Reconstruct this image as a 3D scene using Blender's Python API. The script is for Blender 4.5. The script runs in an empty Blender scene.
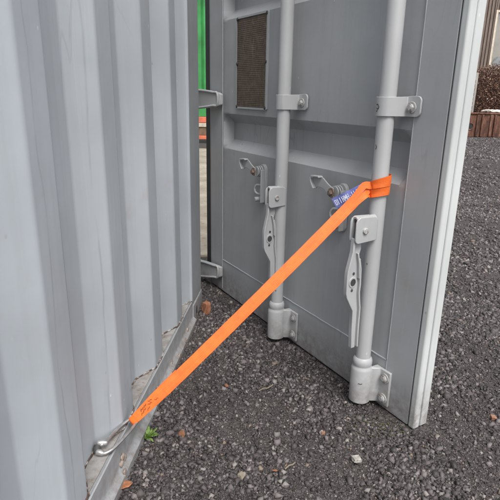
import bpy, bmesh, math, random
import numpy as np
from mathutils import Vector, Matrix
from math import radians, sin, cos, pi, sqrt, atan2

S = bpy.context.scene
col = S.collection
random.seed(7)
rng = np.random.default_rng(11)

# ------------------------------------------------------------------ camera
PITCH = radians(17.4); ROLL = math.atan(29 / 1597); CAMH = 1.0
cam_d = bpy.data.cameras.new("camera"); cam = bpy.data.objects.new("camera", cam_d); col.objects.link(cam)
cam_d.sensor_width = 36; cam_d.sensor_height = 36; cam_d.lens = 36.0
cam_d.clip_start = 0.05; cam_d.clip_end = 800
fwd = Vector((0, cos(PITCH), -sin(PITCH))); rgt = Vector((1, 0, 0)); dwn = Vector((0, -sin(PITCH), -cos(PITCH)))
ci = cos(ROLL) * rgt - sin(ROLL) * dwn; cj = sin(ROLL) * rgt + cos(ROLL) * dwn
cam.matrix_world = Matrix(((ci.x, -cj.x, -fwd.x, 0), (ci.y, -cj.y, -fwd.y, 0), (ci.z, -cj.z, -fwd.z, CAMH), (0, 0, 0, 1)))
S.camera = cam

# ------------------------------------------------------------------ sky and sun (bright overcast)
SUN_AZ = radians(160)      # compass direction of the sun, clockwise from +Y
SUN_EL = radians(56)
w = bpy.data.worlds.new("World"); S.world = w; w.use_nodes = True
wn = w.node_tree.nodes; wl = w.node_tree.links
bg = wn["Background"]; sky = wn.new("ShaderNodeTexSky"); sky.sky_type = 'NISHITA'; sky.sun_disc = False
sky.sun_elevation = SUN_EL; sky.sun_rotation = SUN_AZ; sky.dust_density = 4.0; sky.air_density = 1.0
hs = wn.new("ShaderNodeHueSaturation"); hs.inputs['Saturation'].default_value = 0.30
wl.new(sky.outputs[0], hs.inputs['Color']); wl.new(hs.outputs[0], bg.inputs['Color'])
bg.inputs['Strength'].default_value = 0.15
sd = bpy.data.lights.new("sun", 'SUN'); sun = bpy.data.objects.new("sun", sd); col.objects.link(sun)
sd.energy = 1.5; sd.angle = radians(28); sd.color = (1.0, 0.97, 0.93)
sv = Vector((sin(SUN_AZ) * cos(SUN_EL), cos(SUN_AZ) * cos(SUN_EL), sin(SUN_EL)))
sun.rotation_euler = sv.to_track_quat('Z', 'Y').to_euler()
S.view_settings.view_transform = 'Standard'; S.view_settings.look = 'None'
S.view_settings.gamma = 1; S.view_settings.exposure = 0.64
S.render.resolution_x = 1024; S.render.resolution_y = 1024

# ------------------------------------------------------------------ materials
class NT:
    def __init__(s, name):
        s.m = bpy.data.materials.new(name); s.m.use_nodes = True
        s.n = s.m.node_tree.nodes; s.l = s.m.node_tree.links
        s.b = s.n["Principled BSDF"]
        s.tc = s.n.new("ShaderNodeTexCoord")
    def vec(s, scale=(1, 1, 1), out='Object', rot=(0, 0, 0)):
        mp = s.n.new("ShaderNodeMapping"); mp.inputs['Scale'].default_value = scale
        mp.inputs['Rotation'].default_value = rot
        s.l.new(s.tc.outputs[out], mp.inputs['Vector']); return mp.outputs[0]
    def noise(s, scale, detail=4, vec=None, rough=.55, dist=0):
        t = s.n.new("ShaderNodeTexNoise"); t.inputs['Scale'].default_value = scale
        t.inputs['Detail'].default_value = detail; t.inputs['Roughness'].default_value = rough
        t.inputs['Distortion'].default_value = dist
        s.l.new(vec if vec is not None else s.vec(), t.inputs['Vector']); return t.outputs['Fac']
    def voro(s, scale, vec=None, feature='F1'):
        t = s.n.new("ShaderNodeTexVoronoi"); t.inputs['Scale'].default_value = scale; t.feature = feature
        s.l.new(vec if vec is not None else s.vec(), t.inputs['Vector']); return t
    def ramp(s, fac, stops):
        r = s.n.new("ShaderNodeValToRGB"); e = r.color_ramp.elements
        while len(e) > 1: e.remove(e[-1])
        for i, (p, c) in enumerate(stops):
            if not hasattr(c, '__len__'): c = (c, c, c)
            el = e[0] if i == 0 else e.new(p)
            el.position = p; el.color = (*c, 1)
        s.l.new(fac, r.inputs['Fac']); return r.outputs['Color']
    def mix(s, fac, a, b, mode='MIX'):
        x = s.n.new("ShaderNodeMix"); x.data_type = 'RGBA'; x.blend_type = mode
        for sock, v in ((x.inputs[0], fac), (x.inputs[6], a), (x.inputs[7], b)):
            if isinstance(v, (int, float)): sock.default_value = v
            elif isinstance(v, tuple): sock.default_value = (*v, 1)
            else: s.l.new(v, sock)
        return x.outputs[2]
    def math(s, op, a, b=0.0):
        x = s.n.new("ShaderNodeMath"); x.operation = op
        for sock, v in ((x.inputs[0], a), (x.inputs[1], b)):
            if isinstance(v, (int, float)): sock.default_value = v
            else: s.l.new(v, sock)
        return x.outputs[0]
    def z(s):
        x = s.n.new("ShaderNodeSeparateXYZ"); s.l.new(s.tc.outputs['Object'], x.inputs[0]); return x
    def bump(s, h, strength=.3, dist=.002):
        b = s.n.new("ShaderNodeBump"); b.inputs['Strength'].default_value = strength; b.inputs['Distance'].default_value = dist
        s.l.new(h, b.inputs['Height']); s.l.new(b.outputs[0], s.b.inputs['Normal'])
    def out(s, color, rough=.5, metal=0.0, spec=.5):
        for nme, v in (('Base Color', color), ('Roughness', rough), ('Metallic', metal)):
            if isinstance(v, (int, float)): s.b.inputs[nme].default_value = v
            elif isinstance(v, tuple): s.b.inputs[nme].default_value = (*v, 1)
            else: s.l.new(v, s.b.inputs[nme])
        s.b.inputs['Specular IOR Level'].default_value = spec
        return s.m

def paint(name, base, rough=.42, streak=.35, scratch=.5, rust=.5, dirt=.5, orange=.15, bump=.25, dents=0.0, dirt_h=.16, runs=()):
    t = NT(name)
    c = t.mix(t.ramp(t.noise(2.3, 5), [(.3, 0), (.75, 1)]), tuple(x * .86 for x in base), tuple(min(1, x * 1.12) for x in base))
    # vertical runs of washed dust
    st = t.noise(1.0, 5, t.vec((38, 38, 1.1)), .6)
    c = t.mix(t.math('MULTIPLY', t.ramp(st, [(.50, 0), (.72, 1)]), streak), c, tuple(x * .72 for x in base))
    st2 = t.noise(1.0, 4, t.vec((75, 75, .8)), .6, .3)
    c = t.mix(t.math('MULTIPLY', t.ramp(st2, [(.60, 0), (.70, 1)]), streak * .8), c, tuple(min(1, x * 1.22) for x in base))
    # thin curved scuffs
    sc = t.noise(9, 2, t.vec((1, 1, .12), rot=(0.1, .15, 0)), .5, 2.5)
    line = t.ramp(sc, [(.485, 0), (.497, 1), (.503, 1), (.515, 0)])
    msk = t.ramp(t.noise(3.1, 2), [(.55, 0), (.7, 1)])
    c = t.mix(t.math('MULTIPLY', t.math('MULTIPLY', line, msk), scratch * .6), c, tuple(x * .60 for x in base))
    # small chips and specks
    v = t.voro(26, t.vec((1, 1, .6)))
    sp = t.ramp(v.outputs['Distance'], [(0.04, 1), (.085, 0)])
    gate = t.ramp(t.noise(8, 2), [(.55, 0), (.60, 1)])
    c = t.mix(t.math('MULTIPLY', t.math('MULTIPLY', sp, gate), scratch), c, tuple(min(1, x * 1.55) for x in base))
    v2 = t.voro(17, t.vec((1, 1, .7), rot=(.4, .2, .1)))
    sp2 = t.ramp(v2.outputs['Distance'], [(0.03, 1), (.07, 0)])
    gate2 = t.ramp(t.noise(6, 2, t.vec(rot=(.5, 0, 0))), [(.55, 0), (.60, 1)])
    c = t.mix(t.math('MULTIPLY', t.math('MULTIPLY', sp2, gate2), rust), c, (.13, .055, .03))
    # rusty stain patches
    rp = t.ramp(t.noise(4.2, 7, t.vec((1, 1, .8), rot=(0, 0, .7)), .72), [(.62, 0), (.74, 1)])
    c = t.mix(t.math('MULTIPLY', rp, orange), c, (.34, .20, .13))
    sep = t.z()
    for (cy, amp, sd_, wl_) in runs:
        nz = t.n.new("ShaderNodeTexNoise"); nz.noise_dimensions = '1D'; nz.inputs['Scale'].default_value = 2.2; nz.inputs['Detail'].default_value = 3
        t.l.new(t.math('ADD', sep.outputs['Z'], sd_), nz.inputs['W'])
        d_ = t.math('ABSOLUTE', t.math('SUBTRACT', t.math('ADD', sep.outputs['Y'], t.math('MULTIPLY', nz.outputs['Fac'], amp)), cy))
        m_ = t.math('MULTIPLY', t.ramp(d_, [(0, 1), (wl_, 0)]), t.ramp(t.noise(7, 3, t.vec((.3, .3, 1))), [(.35, 0), (.55, .45)]))
        c = t.mix(m_, c, tuple(x * .55 for x in base))
    # splash dirt near the ground
    z = sep.outputs['Z']
    d = t.math('SUBTRACT', 1.0, t.math('DIVIDE', z, dirt_h))
    d = t.math('MULTIPLY', t.math('MAXIMUM', d, 0.0), t.ramp(t.noise(30, 6, rough=.7), [(.35, 0), (.65, 1)]))
    c = t.mix(t.math('MINIMUM', t.math('MULTIPLY', d, dirt * 1.6), .85), c, (.16, .13, .11))
    h = t.math('ADD', t.math('MULTIPLY', t.noise(160, 2), .35), t.math('MULTIPLY', t.noise(14, 3), 1.0 + dents))
    t.bump(h, bump, .002 + dents * .004)
    r = t.ramp(t.noise(11, 4), [(.3, rough - .08), (.7, rough + .14)])
    return t.out(c, r)

def simple(name, base, rough=.6, metal=0, var=.25, scale=30, bump=.3, bd=.001):
    t = NT(name)
    c = t.mix(t.ramp(t.noise(scale, 5), [(.3, 0), (.7, 1)]), tuple(x * (1 - var) for x in base), tuple(min(1, x * (1 + var)) for x in base))
    t.bump(t.noise(scale * 3, 4), bump, bd)
    return t.out(c, rough, metal)

M = {}
M['wall'] = paint('wall_paint', (.385, .415, .445), .45, streak=.22, scratch=.7, rust=.35, dirt=.35, orange=.30, bump=.10, dents=.5, runs=((-1.452, .05, 3.0, .0028), (-1.395, .04, 9.0, .0022), (-1.62, .06, 5.0, .0030), (-1.20, .03, 7.0, .0018), (-1.72, .05, 1.0, .0025)))
M['post'] = paint('post_paint', (.33, .345, .36), .45, streak=.3, scratch=.5, rust=.6, dirt=.6)
M['door'] = paint('door_paint', (.362, .375, .388), .45, streak=.22, scratch=.9, rust=.6, dirt=.6, orange=.18, bump=.14, dents=.6)
M['frame'] = paint('frame_paint', (.362, .375, .388), .42, streak=.2, scratch=.7, rust=.6, dirt=.6)
M['trim'] = paint('trim_paint', (.53, .55, .545), .45, streak=.2, scratch=.3, rust=.4, dirt=.6, orange=.1)
M['rod'] = paint('rod_paint', (.415, .425, .43), .36, streak=.2, scratch=.5, rust=.7, dirt=.3, orange=.40)
M['fitting'] = paint('fitting_paint', (.40, .41, .415), .38, streak=.15, scratch=.6, rust=1, dirt=.5, orange=.75)
M['black'] = simple('black_rubber_and_shade', (.02, .02, .021), .6)  # rubber, and the painted shade in hub slots, trough opening and rack slots
M['seal'] = simple('grey_sealant', (.10, .10, .105), .7)
M['darkhole'] = simple('hole_shade_and_dark_bits', (.05, .05, .052), .7)  # inner shade of flat holes and slots as colour; chips and rivets share it
t = NT('painted_bolt'); c = t.ramp(t.noise(70, 5, rough=.7), [(.40, (.13, .075, .05)), (.47, (.36, .36, .355)), (.7, (.44, .445, .44))]); t.bump(t.noise(200, 3), .4, .0006); M['bolt'] = t.out(c, .45)
M['rusty_bolt'] = simple('rusty_bolt', (.20, .15, .12), .6, .2, .5, 90)
M['rust'] = simple('rust', (.16, .075, .04), .85, 0, .5, 60, .8)
M['mud'] = simple('dried_mud', (.27, .22, .185), .9, 0, .4, 70, .8, .002)

def ledge_mat():
    t = NT('dusty_ledge')
    n = t.noise(26, 7, rough=.7)
    c = t.ramp(n, [(.3, (.14, .105, .085)), (.46, (.24, .225, .21)), (.60, (.30, .295, .29)), (.70, (.21, .13, .09))])
    t.bump(t.noise(120, 5), .7, .0015)
    return t.out(c, .85)
M['ledge'] = ledge_mat()

def vent_mat():
    t = NT('dusty_brown_mesh')
    wv = t.n.new("ShaderNodeTexWave"); wv.bands_direction = 'Z'; wv.inputs['Scale'].default_value = 42; wv.inputs['Distortion'].default_value = .6
    t.l.new(t.vec(), wv.inputs['Vector'])
    wv2 = t.n.new("ShaderNodeTexWave"); wv2.bands_direction = 'X'; wv2.inputs['Scale'].default_value = 42; wv2.inputs['Distortion'].default_value = .6
    t.l.new(t.vec(), wv2.inputs['Vector'])
    h = t.math('ADD', wv.outputs['Fac'], wv2.outputs['Fac'])
    n = t.noise(22, 7, rough=.75)
    c = t.ramp(n, [(.3, (.070, .053, .038)), (.5, (.115, .088, .062)), (.7, (.17, .135, .10))])
    c = t.mix(t.ramp(h, [(.5, .35), (1.4, 0)]), c, (.045, .036, .026))
    sc = t.noise(14, 2, t.vec((1, 1, .3)), .5, 3)
    c = t.mix(t.ramp(sc, [(.49, 0), (.5, .6), (.51, 0)]), c, (.24, .22, .18))
    t.bump(h, .6, .001)
    return t.out(c, .85)
M['vent'] = vent_mat()

def web_mat():
    t = NT('orange_webbing')
    uv = t.vec((1, 1, 1), 'UV')
    sep = t.n.new("ShaderNodeSeparateXYZ"); t.l.new(uv, sep.inputs[0])
    x = sep.outputs['X']; y = sep.outputs['Y']
    rib = t.math('SINE', t.math('MULTIPLY', x, 2 * pi * 7))
    weave = t.math('SINE', t.math('ADD', t.math('MULTIPLY', y, 2 * pi * 420), t.math('MULTIPLY', rib, 1.5)))
    edge = t.math('ABSOLUTE', t.math('SUBTRACT', x, .5))
    c = t.mix(t.ramp(t.noise(40, 5), [(.3, 0), (.7, 1)]), (.72, .118, .011), (.84, .165, .017))
    c = t.mix(t.ramp(edge, [(.13, 0), (.17, .35), (.21, 0)]), c, (.88, .205, .028))
    c = t.mix(t.ramp(edge, [(.43, 0), (.47, .35)]), c, (.70, .09, .014))
    d = t.ramp(t.noise(9, 6, rough=.7), [(.60, 0), (.78, .35)])
    c = t.mix(d, c, (.40, .13, .06))
    g2 = t.ramp(t.noise(26, 5, rough=.75), [(.54, 0), (.70, .38)]); c = t.mix(g2, c, (.30, .075, .02))
    t.bump(t.math('ADD', t.math('MULTIPLY', rib, .6), t.math('MULTIPLY', weave, .2)), .35, .0008)
    m = t.out(c, .62); t.b.inputs['Sheen Weight'].default_value = .05
    return m
M['web'] = web_mat()
M['tag'] = simple('blue_tag', (.10, .12, .33), .55, 0, .2, 50)
M['tagprint'] = simple('white_print', (.55, .57, .68), .6, 0, .1, 50)
M['eye_shade'] = simple('eye_mouth_shade', (.03, .025, .03), .8)  # near-black for the shade in the strap eye
M['steel'] = simple('zinc_steel', (.50, .49, .48), .34, .85, .25, 60, .3)
M['whitepvc'] = simple('pale_hook_sleeve', (.50, .50, .49), .36, .7, .15, 60)

# ------------------------------------------------------------------ mesh helpers
def mesh_obj(name, bm, mat, parent=None, bevel=0, seg=2, smooth=False, mw=None):
    me = bpy.data.meshes.new(name); bm.normal_update(); bm.to_mesh(me); bm.free()
    if smooth:
        for p in me.polygons: p.use_smooth = True
        try: me.set_sharp_from_angle(angle=radians(38))
        except Exception: pass
    if mat: me.materials.append(mat)
    o = bpy.data.objects.new(name, me); col.objects.link(o)
    if parent: o.parent = parent
    if mw is not None: o.matrix_basis = mw
    if bevel:
        b = o.modifiers.new('bevel', 'BEVEL'); b.width = bevel; b.segments = seg; b.limit_method = 'ANGLE'; b.angle_limit = radians(35)
        for p in me.polygons: p.use_smooth = True
        try: me.set_sharp_from_angle(angle=radians(50))
        except Exception: pass
        b.harden_normals = False
    return o

def box(bm, a, b):
    x0, x1 = sorted((a[0], b[0])); y0, y1 = sorted((a[1], b[1])); z0, z1 = sorted((a[2], b[2]))
    v = [bm.verts.new(p) for p in ((x0, y0, z0), (x1, y0, z0), (x1, y1, z0), (x0, y1, z0), (x0, y0, z1), (x1, y0, z1), (x1, y1, z1), (x0, y1, z1))]
    for f in ((0, 3, 2, 1), (4, 5, 6, 7), (0, 1, 5, 4), (1, 2, 6, 5), (2, 3, 7, 6), (3, 0, 4, 7)):
        bm.faces.new([v[i] for i in f])
    return bm

def BX(a, b): return box(bmesh.new(), a, b)

def frames(pts, closed=False):
    pts = [Vector(p) for p in pts]; n = len(pts); T = []
    for i in range(n):
        if closed: t = pts[(i + 1) % n] - pts[i - 1]
        else: t = pts[min(i + 1, n - 1)] - pts[max(i - 1, 0)]
        T.append(t.normalized())
    up = Vector((0, 0, 1)) if abs(T[0].z) < .9 else Vector((1, 0, 0))
    nrm = (up - up.dot(T[0]) * T[0]).normalized(); out = []
    for i in range(n):
        nrm = (nrm - nrm.dot(T[i]) * T[i]).normalized()
        out.append((pts[i], T[i], nrm, T[i].cross(nrm)))
    return out

def tube(bm, pts, r, seg=12, closed=False, caps=True):
    fr = frames(pts, closed); rings = []
    for k, (p, t, a, b) in enumerate(fr):
        rr = r[k] if hasattr(r, '__len__') else r
        rings.append([bm.verts.new(p + rr * (cos(2 * pi * j / seg) * a + sin(2 * pi * j / seg) * b)) for j in range(seg)])
    m = len(rings)
    for i in range(m if closed else m - 1):
        A = rings[i]; B = rings[(i + 1) % m]
        for j in range(seg): bm.faces.new((A[j], A[(j + 1) % seg], B[(j + 1) % seg], B[j]))
    if caps and not closed:
        bm.faces.new(rings[0][::-1]); bm.faces.new(rings[-1])
    return bm

def prism(bm, poly, a, b, frame):
    """extrude a 2D polygon from depth a to depth b; frame(p, q, depth) -> 3D"""
    lo = [bm.verts.new(frame(p, q, a)) for p, q in poly]; hi = [bm.verts.new(frame(p, q, b)) for p, q in poly]
    n = len(poly)
    bm.faces.new(lo[::-1]); bm.faces.new(hi)
    for i in range(n): bm.faces.new((lo[i], lo[(i + 1) % n], hi[(i + 1) % n], hi[i]))
    bmesh.ops.recalc_face_normals(bm, faces=bm.faces[:])
    return bm

def rounded(cx, cy, w, h, r, n=4):
    P = []
    for (sx, sy, a0) in ((1, 1, 0), (-1, 1, 90), (-1, -1, 180), (1, -1, 270)):
        for k in range(n + 1):
            a = radians(a0 + 90 * k / n)
            P.append((cx + sx * (w / 2 - r) + r * cos(a), cy + sy * (h / 2 - r) + r * sin(a)))
    return P

def empty(name, loc, rz=0, parent=None):
    o = bpy.data.objects.new(name, None); col.objects.link(o); o.location = loc; o.rotation_euler = (0, 0, rz)
    o.empty_display_size = .1
    if parent: o.parent = parent
    return o

def tag(o, label=None, cat=None, group=None, kind=None):
    if label: o['label'] = label
    if cat: o['category'] = cat
    if group: o['group'] = group
    if kind: o['kind'] = kind
    return o

# smooth lattice noise for terrain (numpy)
_lat = rng.random((64, 64))
def vnoise(x, y, f):
    x = np.asarray(x) * f + 100; y = np.asarray(y) * f + 100
    xi = np.floor(x).astype(int); yi = np.floor(y).astype(int); fx = x - xi; fy = y - yi
    fx = fx * fx * (3 - 2 * fx); fy = fy * fy * (3 - 2 * fy)
    g = lambda a, b: _lat[a % 64, b % 64]
    return (g(xi, yi) * (1 - fx) * (1 - fy) + g(xi + 1, yi) * fx * (1 - fy) + g(xi, yi + 1) * (1 - fx) * fy + g(xi + 1, yi + 1) * fx * fy) - .5

def smooth_path(P, n=6):
    P = [Vector(p) for p in P]; out = []
    for i in range(len(P) - 1):
        p0 = P[max(i - 1, 0)]; p1 = P[i]; p2 = P[i + 1]; p3 = P[min(i + 2, len(P) - 1)]
        for k in range(n):
            t = k / n
            out.append(.5 * ((2 * p1) + (-p0 + p2) * t + (2 * p0 - 5 * p1 + 4 * p2 - p3) * t * t + (-p0 + 3 * p1 - 3 * p2 + p3) * t ** 3))
    out.append(P[-1]); return out

# ------------------------------------------------------------------ places
CAZ = radians(5.24)                                   # container side runs this way (from +Y toward +X)
CO = Vector((-0.2259, 2.332, 0))                      # foot of the side near the hinge post
container = empty('shipping_container', CO, -CAZ)
tag(container, 'pale grey corrugated steel shipping container with its end door swung open', 'shipping container')
DAZ = radians(149.449)
DO = Vector((-0.20467, 2.55588, 0))                   # hinge foot of the open door
Dd = Vector((sin(DAZ), cos(DAZ), 0)); DN = Vector((-.86117, -.50831, 0))
def DP(u, v, n): return DO + u * Dd + n * DN + Vector((0, 0, v))
def CPt(x, y, z): return CO + x * Vector((cos(CAZ), -sin(CAZ), 0)) + y * Vector((sin(CAZ), cos(CAZ), 0)) + Vector((0, 0, z))

# ------------------------------------------------------------------ ground
def ground_h(x, y):
    x = np.asarray(x, float); y = np.asarray(y, float)
    r = np.sqrt(x ** 2 + (y - 1.6) ** 2)
    near = np.clip(1.3 - r / 9, 0.15, 1)
    h = (.022 * vnoise(x, y, 1.7) + .012 * vnoise(x + 9, y, 5.0) + .005 * vnoise(x, y + 5, 14)) * near
    # little bank of gravel pushed against the container foot and door foot
    lx = (x - CO.x) * cos(CAZ) - (y - CO.y) * sin(CAZ); ly = (x - CO.x) * sin(CAZ) + (y - CO.y) * cos(CAZ)
    h = h + .020 * np.exp(-(np.clip(lx, 0, None) / .05) ** 2) * np.clip(1.2 + ly * .7, 0, 1.2) * (ly < .4)
    du = (x - DO.x) * Dd.x + (y - DO.y) * Dd.y; dn = (x - DO.x) * DN.x + (y - DO.y) * DN.y
    h = np.where((du > -.3) & (du < 1.55), h * (1 - .8 * np.exp(-(dn / .10) ** 2)), h)
    return h

def ground_mat():
    t = NT('dark_gravel_planings')
    P = t.vec((1, 1, 1))
    fine = t.voro(210, P); mid = t.voro(85, P)
    tone = t.n.new("ShaderNodeSeparateColor"); t.l.new(mid.outputs['Color'], tone.inputs[0])
    tonef = t.n.new("ShaderNodeSeparateColor"); t.l.new(fine.outputs['Color'], tonef.inputs[0])
    c = t.ramp(tone.outputs[0], [(0, (.024, .020, .020)), (.55, (.048, .042, .042)), (.85, (.088, .077, .076)), (1, (.20, .18, .175))])
    cf = t.ramp(tonef.outputs[1], [(0, (.036, .031, .028)), (.6, (.070, .060, .055)), (1, (.155, .135, .122))])
    c = t.mix(.55, c, cf)
    big = t.ramp(t.noise(1.3, 6, P, .6), [(.32, 0), (.68, 1)])
    c = t.mix(t.math('MULTIPLY', big, .6), c, (.066, .058, .058))
    h = t.math('ADD', t.math('MULTIPLY', mid.outputs['Distance'], -1.2), t.math('ADD', t.math('MULTIPLY', fine.outputs['Distance'], -.8), t.math('MULTIPLY', t.noise(300, 3, P), .5)))
    t.bump(h, .8, .006)
    return t.out(c, .85, spec=.35)

def make_ground():
    def axis(c, near, nstep, far):
        a = [0.0]; s = nstep
        while a[-1] < near: a.append(a[-1] + s)
        while a[-1] < far: s *= 1.16; a.append(a[-1] + s)
        a = np.array(a); return np.concatenate([c - a[:0:-1], c + a])
    xs = axis(.5, 1.6, .016, 420); ys = axis(1.7, 1.6, .016, 420)
    X, Y = np.meshgrid(xs, ys); Z = ground_h(X, Y)
    fine = np.sqrt((X - .4) ** 2 + (Y - 1.7) ** 2) < 3
    Z = Z + np.where(fine, (rng.random(X.shape) - .5) * .0015, 0)
    nx, ny = len(xs), len(ys)
    v = np.stack([X.ravel(), Y.ravel(), Z.ravel()], 1)
    i = np.arange(ny - 1)[:, None] * nx + np.arange(nx - 1)[None, :]
    f = np.stack([i, i + 1, i + nx + 1, i + nx], -1).reshape(-1, 4)
    me = bpy.data.meshes.new('ground')
    me.vertices.add(len(v)); me.vertices.foreach_set('co', v.ravel().astype(np.float32))
    me.loops.add(f.size); me.loops.foreach_set('vertex_index', f.ravel().astype(np.int32))
    me.polygons.add(len(f)); me.polygons.foreach_set('loop_start', np.arange(0, f.size, 4, dtype=np.int32))
    me.polygons.foreach_set('loop_total', np.full(len(f), 4, dtype=np.int32))
    me.update(); me.validate()
    me.polygons.foreach_set('use_smooth', np.ones(len(f), bool))
    me.materials.append(ground_mat())
    o = bpy.data.objects.new('ground', me); col.objects.link(o)
    tag(o, kind='structure')
make_ground()

def stone_mat():
    t = NT('crushed_stone')
    at = t.n.new("ShaderNodeAttribute"); at.attribute_name = 'tone'
    c = t.ramp(at.outputs['Fac'], [(0, (.015, .013, .013)), (.40, (.043, .037, .0375)), (.72, (.088, .077, .077)), (.93, (.185, .167, .165)), (.990, (.30, .275, .255)), (.995, (.17, .11, .08)), (1, (.24, .20, .15))])
    n = t.noise(220, 4)
    c = t.mix(t.ramp(n, [(.35, .0), (.75, .45)]), c, (.145, .13, .125))
    t.bump(t.noise(350, 3), .5, .0015)
    return t.out(c, t.ramp(at.outputs['Fac'], [(0, .55), (.5, .75), (1, .85)]), spec=.45)

def gravel():
    bm = bmesh.new(); bmesh.ops.create_cube(bm, size=1.45); bmesh.ops.triangulate(bm, faces=bm.faces[:])
    V0 = np.array([v.co[:] for v in bm.verts]); F0 = np.array([[v.index for v in f.verts] for f in bm.faces]); bm.free()
    protos = []
    for k in range(40):
        V = V0 * (1 + (rng.random((8, 1)) - .6) * .55) + (rng.random((8, 3)) - .5) * .75
        V = V * np.array([1, .60 + .38 * rng.random(), .48 + .38 * rng.random()])
        protos.append(V)
    protos = np.array(protos)
    def lim(x, y):
        lx = (x - CO.x) * cos(CAZ) - (y - CO.y) * sin(CAZ); ly = (x - CO.x) * sin(CAZ) + (y - CO.y) * cos(CAZ)
        du = (x - DO.x) * Dd.x + (y - DO.y) * Dd.y; dn = (x - DO.x) * DN.x + (y - DO.y) * DN.y
        inside = (lx < .020) & (ly < -.04) | (lx < -.05)
        door = (du > -.06) & (du < 1.445) & (dn > -.075) & (dn < .012)
        yard = (x < .1) & (y > 2.95)
        return ~(inside | door | yard)
    sets = []
    def scatter(n, x0, x1, y0, y1, r0, sig, rmax, prob=None):
        x = rng.uniform(x0, x1, n); y = rng.uniform(y0, y1, n)
        k = lim(x, y)
        if prob is not None: k &= rng.random(n) < prob(x, y)
        x, y = x[k], y[k]
        r = np.minimum(r0 * np.exp(rng.normal(0, sig, len(x))), rmax)
        sets.append((x, y, r))
    clump = lambda x, y: np.clip(.50 + 1.7 * vnoise(x, y, 4.3) + 1.2 * vnoise(x, y + 40, 1.9) + .5 * np.clip(x - .2, 0, 1) + .25 * np.clip(-x, 0, 1), .10, 1)
    scatter(125000, -.40, 1.7, .75, 2.7, .0050, .35, .013, clump)
    scatter(45000, -.40, 1.3, .75, 2.0, .0024, .30, .005)
    scatter(10000, -.40, 1.7, .75, 2.7, .0082, .28, .015, clump)
    bigp = lambda x, y: np.clip(.72 + 1.2 * vnoise(x, y, 3.0), .30, 1) * (1 - ((x > -.4) & (x < 1.7) & (y > .75) & (y < 2.7)) * 1.0)
    scatter(98000, -.5, 4.2, .3, 5.5, .0074, .36, .020, bigp)
    farp = lambda x, y: np.clip(.6 + 1.2 * vnoise(x, y, 1.5), .25, 1) * (1 - ((x < 4.2) & (y < 5.5)) * 1.0)
    scatter(74000, .3, 8.5, 2.5, 13.2, .0115, .35, .026, farp)
    x = np.concatenate([s[0] for s in sets]); y = np.concatenate([s[1] for s in sets]); r = np.concatenate([s[2] for s in sets])
    n = len(x); z = ground_h(x, y) + r * .22
    idx = rng.integers(0, 40, n)
    yaw = rng.uniform(0, 2 * pi, n); tx = rng.normal(0, .8, n); ty = rng.normal(0, .8, n)
    cz, sz = np.cos(yaw), np.sin(yaw); cx, sx = np.cos(tx), np.sin(tx); cy, sy = np.cos(ty), np.sin(ty)
    Z0 = np.zeros(n); O = np.ones(n)
    Rz = np.stack([np.stack([cz, -sz, Z0], -1), np.stack([sz, cz, Z0], -1), np.stack([Z0, Z0, O], -1)], 1)
    Rx = np.stack([np.stack([O, Z0, Z0], -1), np.stack([Z0, cx, -sx], -1), np.stack([Z0, sx, cx], -1)], 1)
    Ry = np.stack([np.stack([cy, Z0, sy], -1), np.stack([Z0, O, Z0], -1), np.stack([-sy, Z0, cy], -1)], 1)
    R = Rz @ Rx @ Ry
    V = np.einsum('nij,nkj->nki', R, protos[idx]) * r[:, None, None] + np.stack([x, y, z], 1)[:, None, :]
    F = F0[None] + (np.arange(n) * 8)[:, None, None]
    V = V.reshape(-1, 3).astype(np.float32); F = F.reshape(-1, 3).astype(np.int32)
    me = bpy.data.meshes.new('gravel_stones')
    me.vertices.add(len(V)); me.vertices.foreach_set('co', V.ravel())
    me.loops.add(F.size); me.loops.foreach_set('vertex_index', F.ravel())
    me.polygons.add(len(F)); me.polygons.foreach_set('loop_start', np.arange(0, F.size, 3, dtype=np.int32))
    me.polygons.foreach_set('loop_total', np.full(len(F), 3, dtype=np.int32))
    me.update()
    at = me.attributes.new('tone', 'FLOAT', 'POINT')
    at.data.foreach_set('value', np.repeat(np.minimum(rng.random(n) ** np.where((y > 2.7) | (x > 1.7), .62, 1.1), .995 + .005 * rng.random(n)), 8).astype(np.float32))  # stones farther off and to the right toned lighter, painting in open-sky light
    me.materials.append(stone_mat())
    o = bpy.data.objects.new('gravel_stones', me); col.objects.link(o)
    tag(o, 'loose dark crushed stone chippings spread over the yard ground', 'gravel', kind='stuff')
    print('stones', n)
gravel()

# ------------------------------------------------------------------ container body
L_NEAR = -2.95; H_TOP = 2.85; Z_R = .118; W_BODY = 2.9
def profile(y0):
    """corrugation outline (x, y) from the hinge post toward the camera"""
    P = [(0.0, -.297), (-.045, -.372), (-.045, -.405), (0, -.462), (0, -.545)]
    y = -.545
    for stp in (.312, .325, .328, .325, .325, .325, .325):
        P += [(-.045, y - .078), (-.045, y - .078 - (stp - .245)), (-.0, y - stp + .089), (0, y - stp)]
        y -= stp
    return P
PR = profile(0)
def soften(P, r=.006):
    out = [P[0]]
    for i in range(1, len(P) - 1):
        a, b, c = (Vector((*P[j], 0)) for j in (i - 1, i, i + 1))
        d1 = (a - b).normalized(); d2 = (c - b).normalized()
        k = min(r, (a - b).length * .4, (c - b).length * .4)
        p0 = b + d1 * k; p2 = b + d2 * k
        for t in (0, .2, .4, .6, .8, 1):
            q = (1 - t) ** 2 * p0 + 2 * t * (1 - t) * b + t * t * p2
            out.append((q.x, q.y))
    out.append(P[-1]); return out
PS = soften(PR)
ins = -.006
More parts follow.
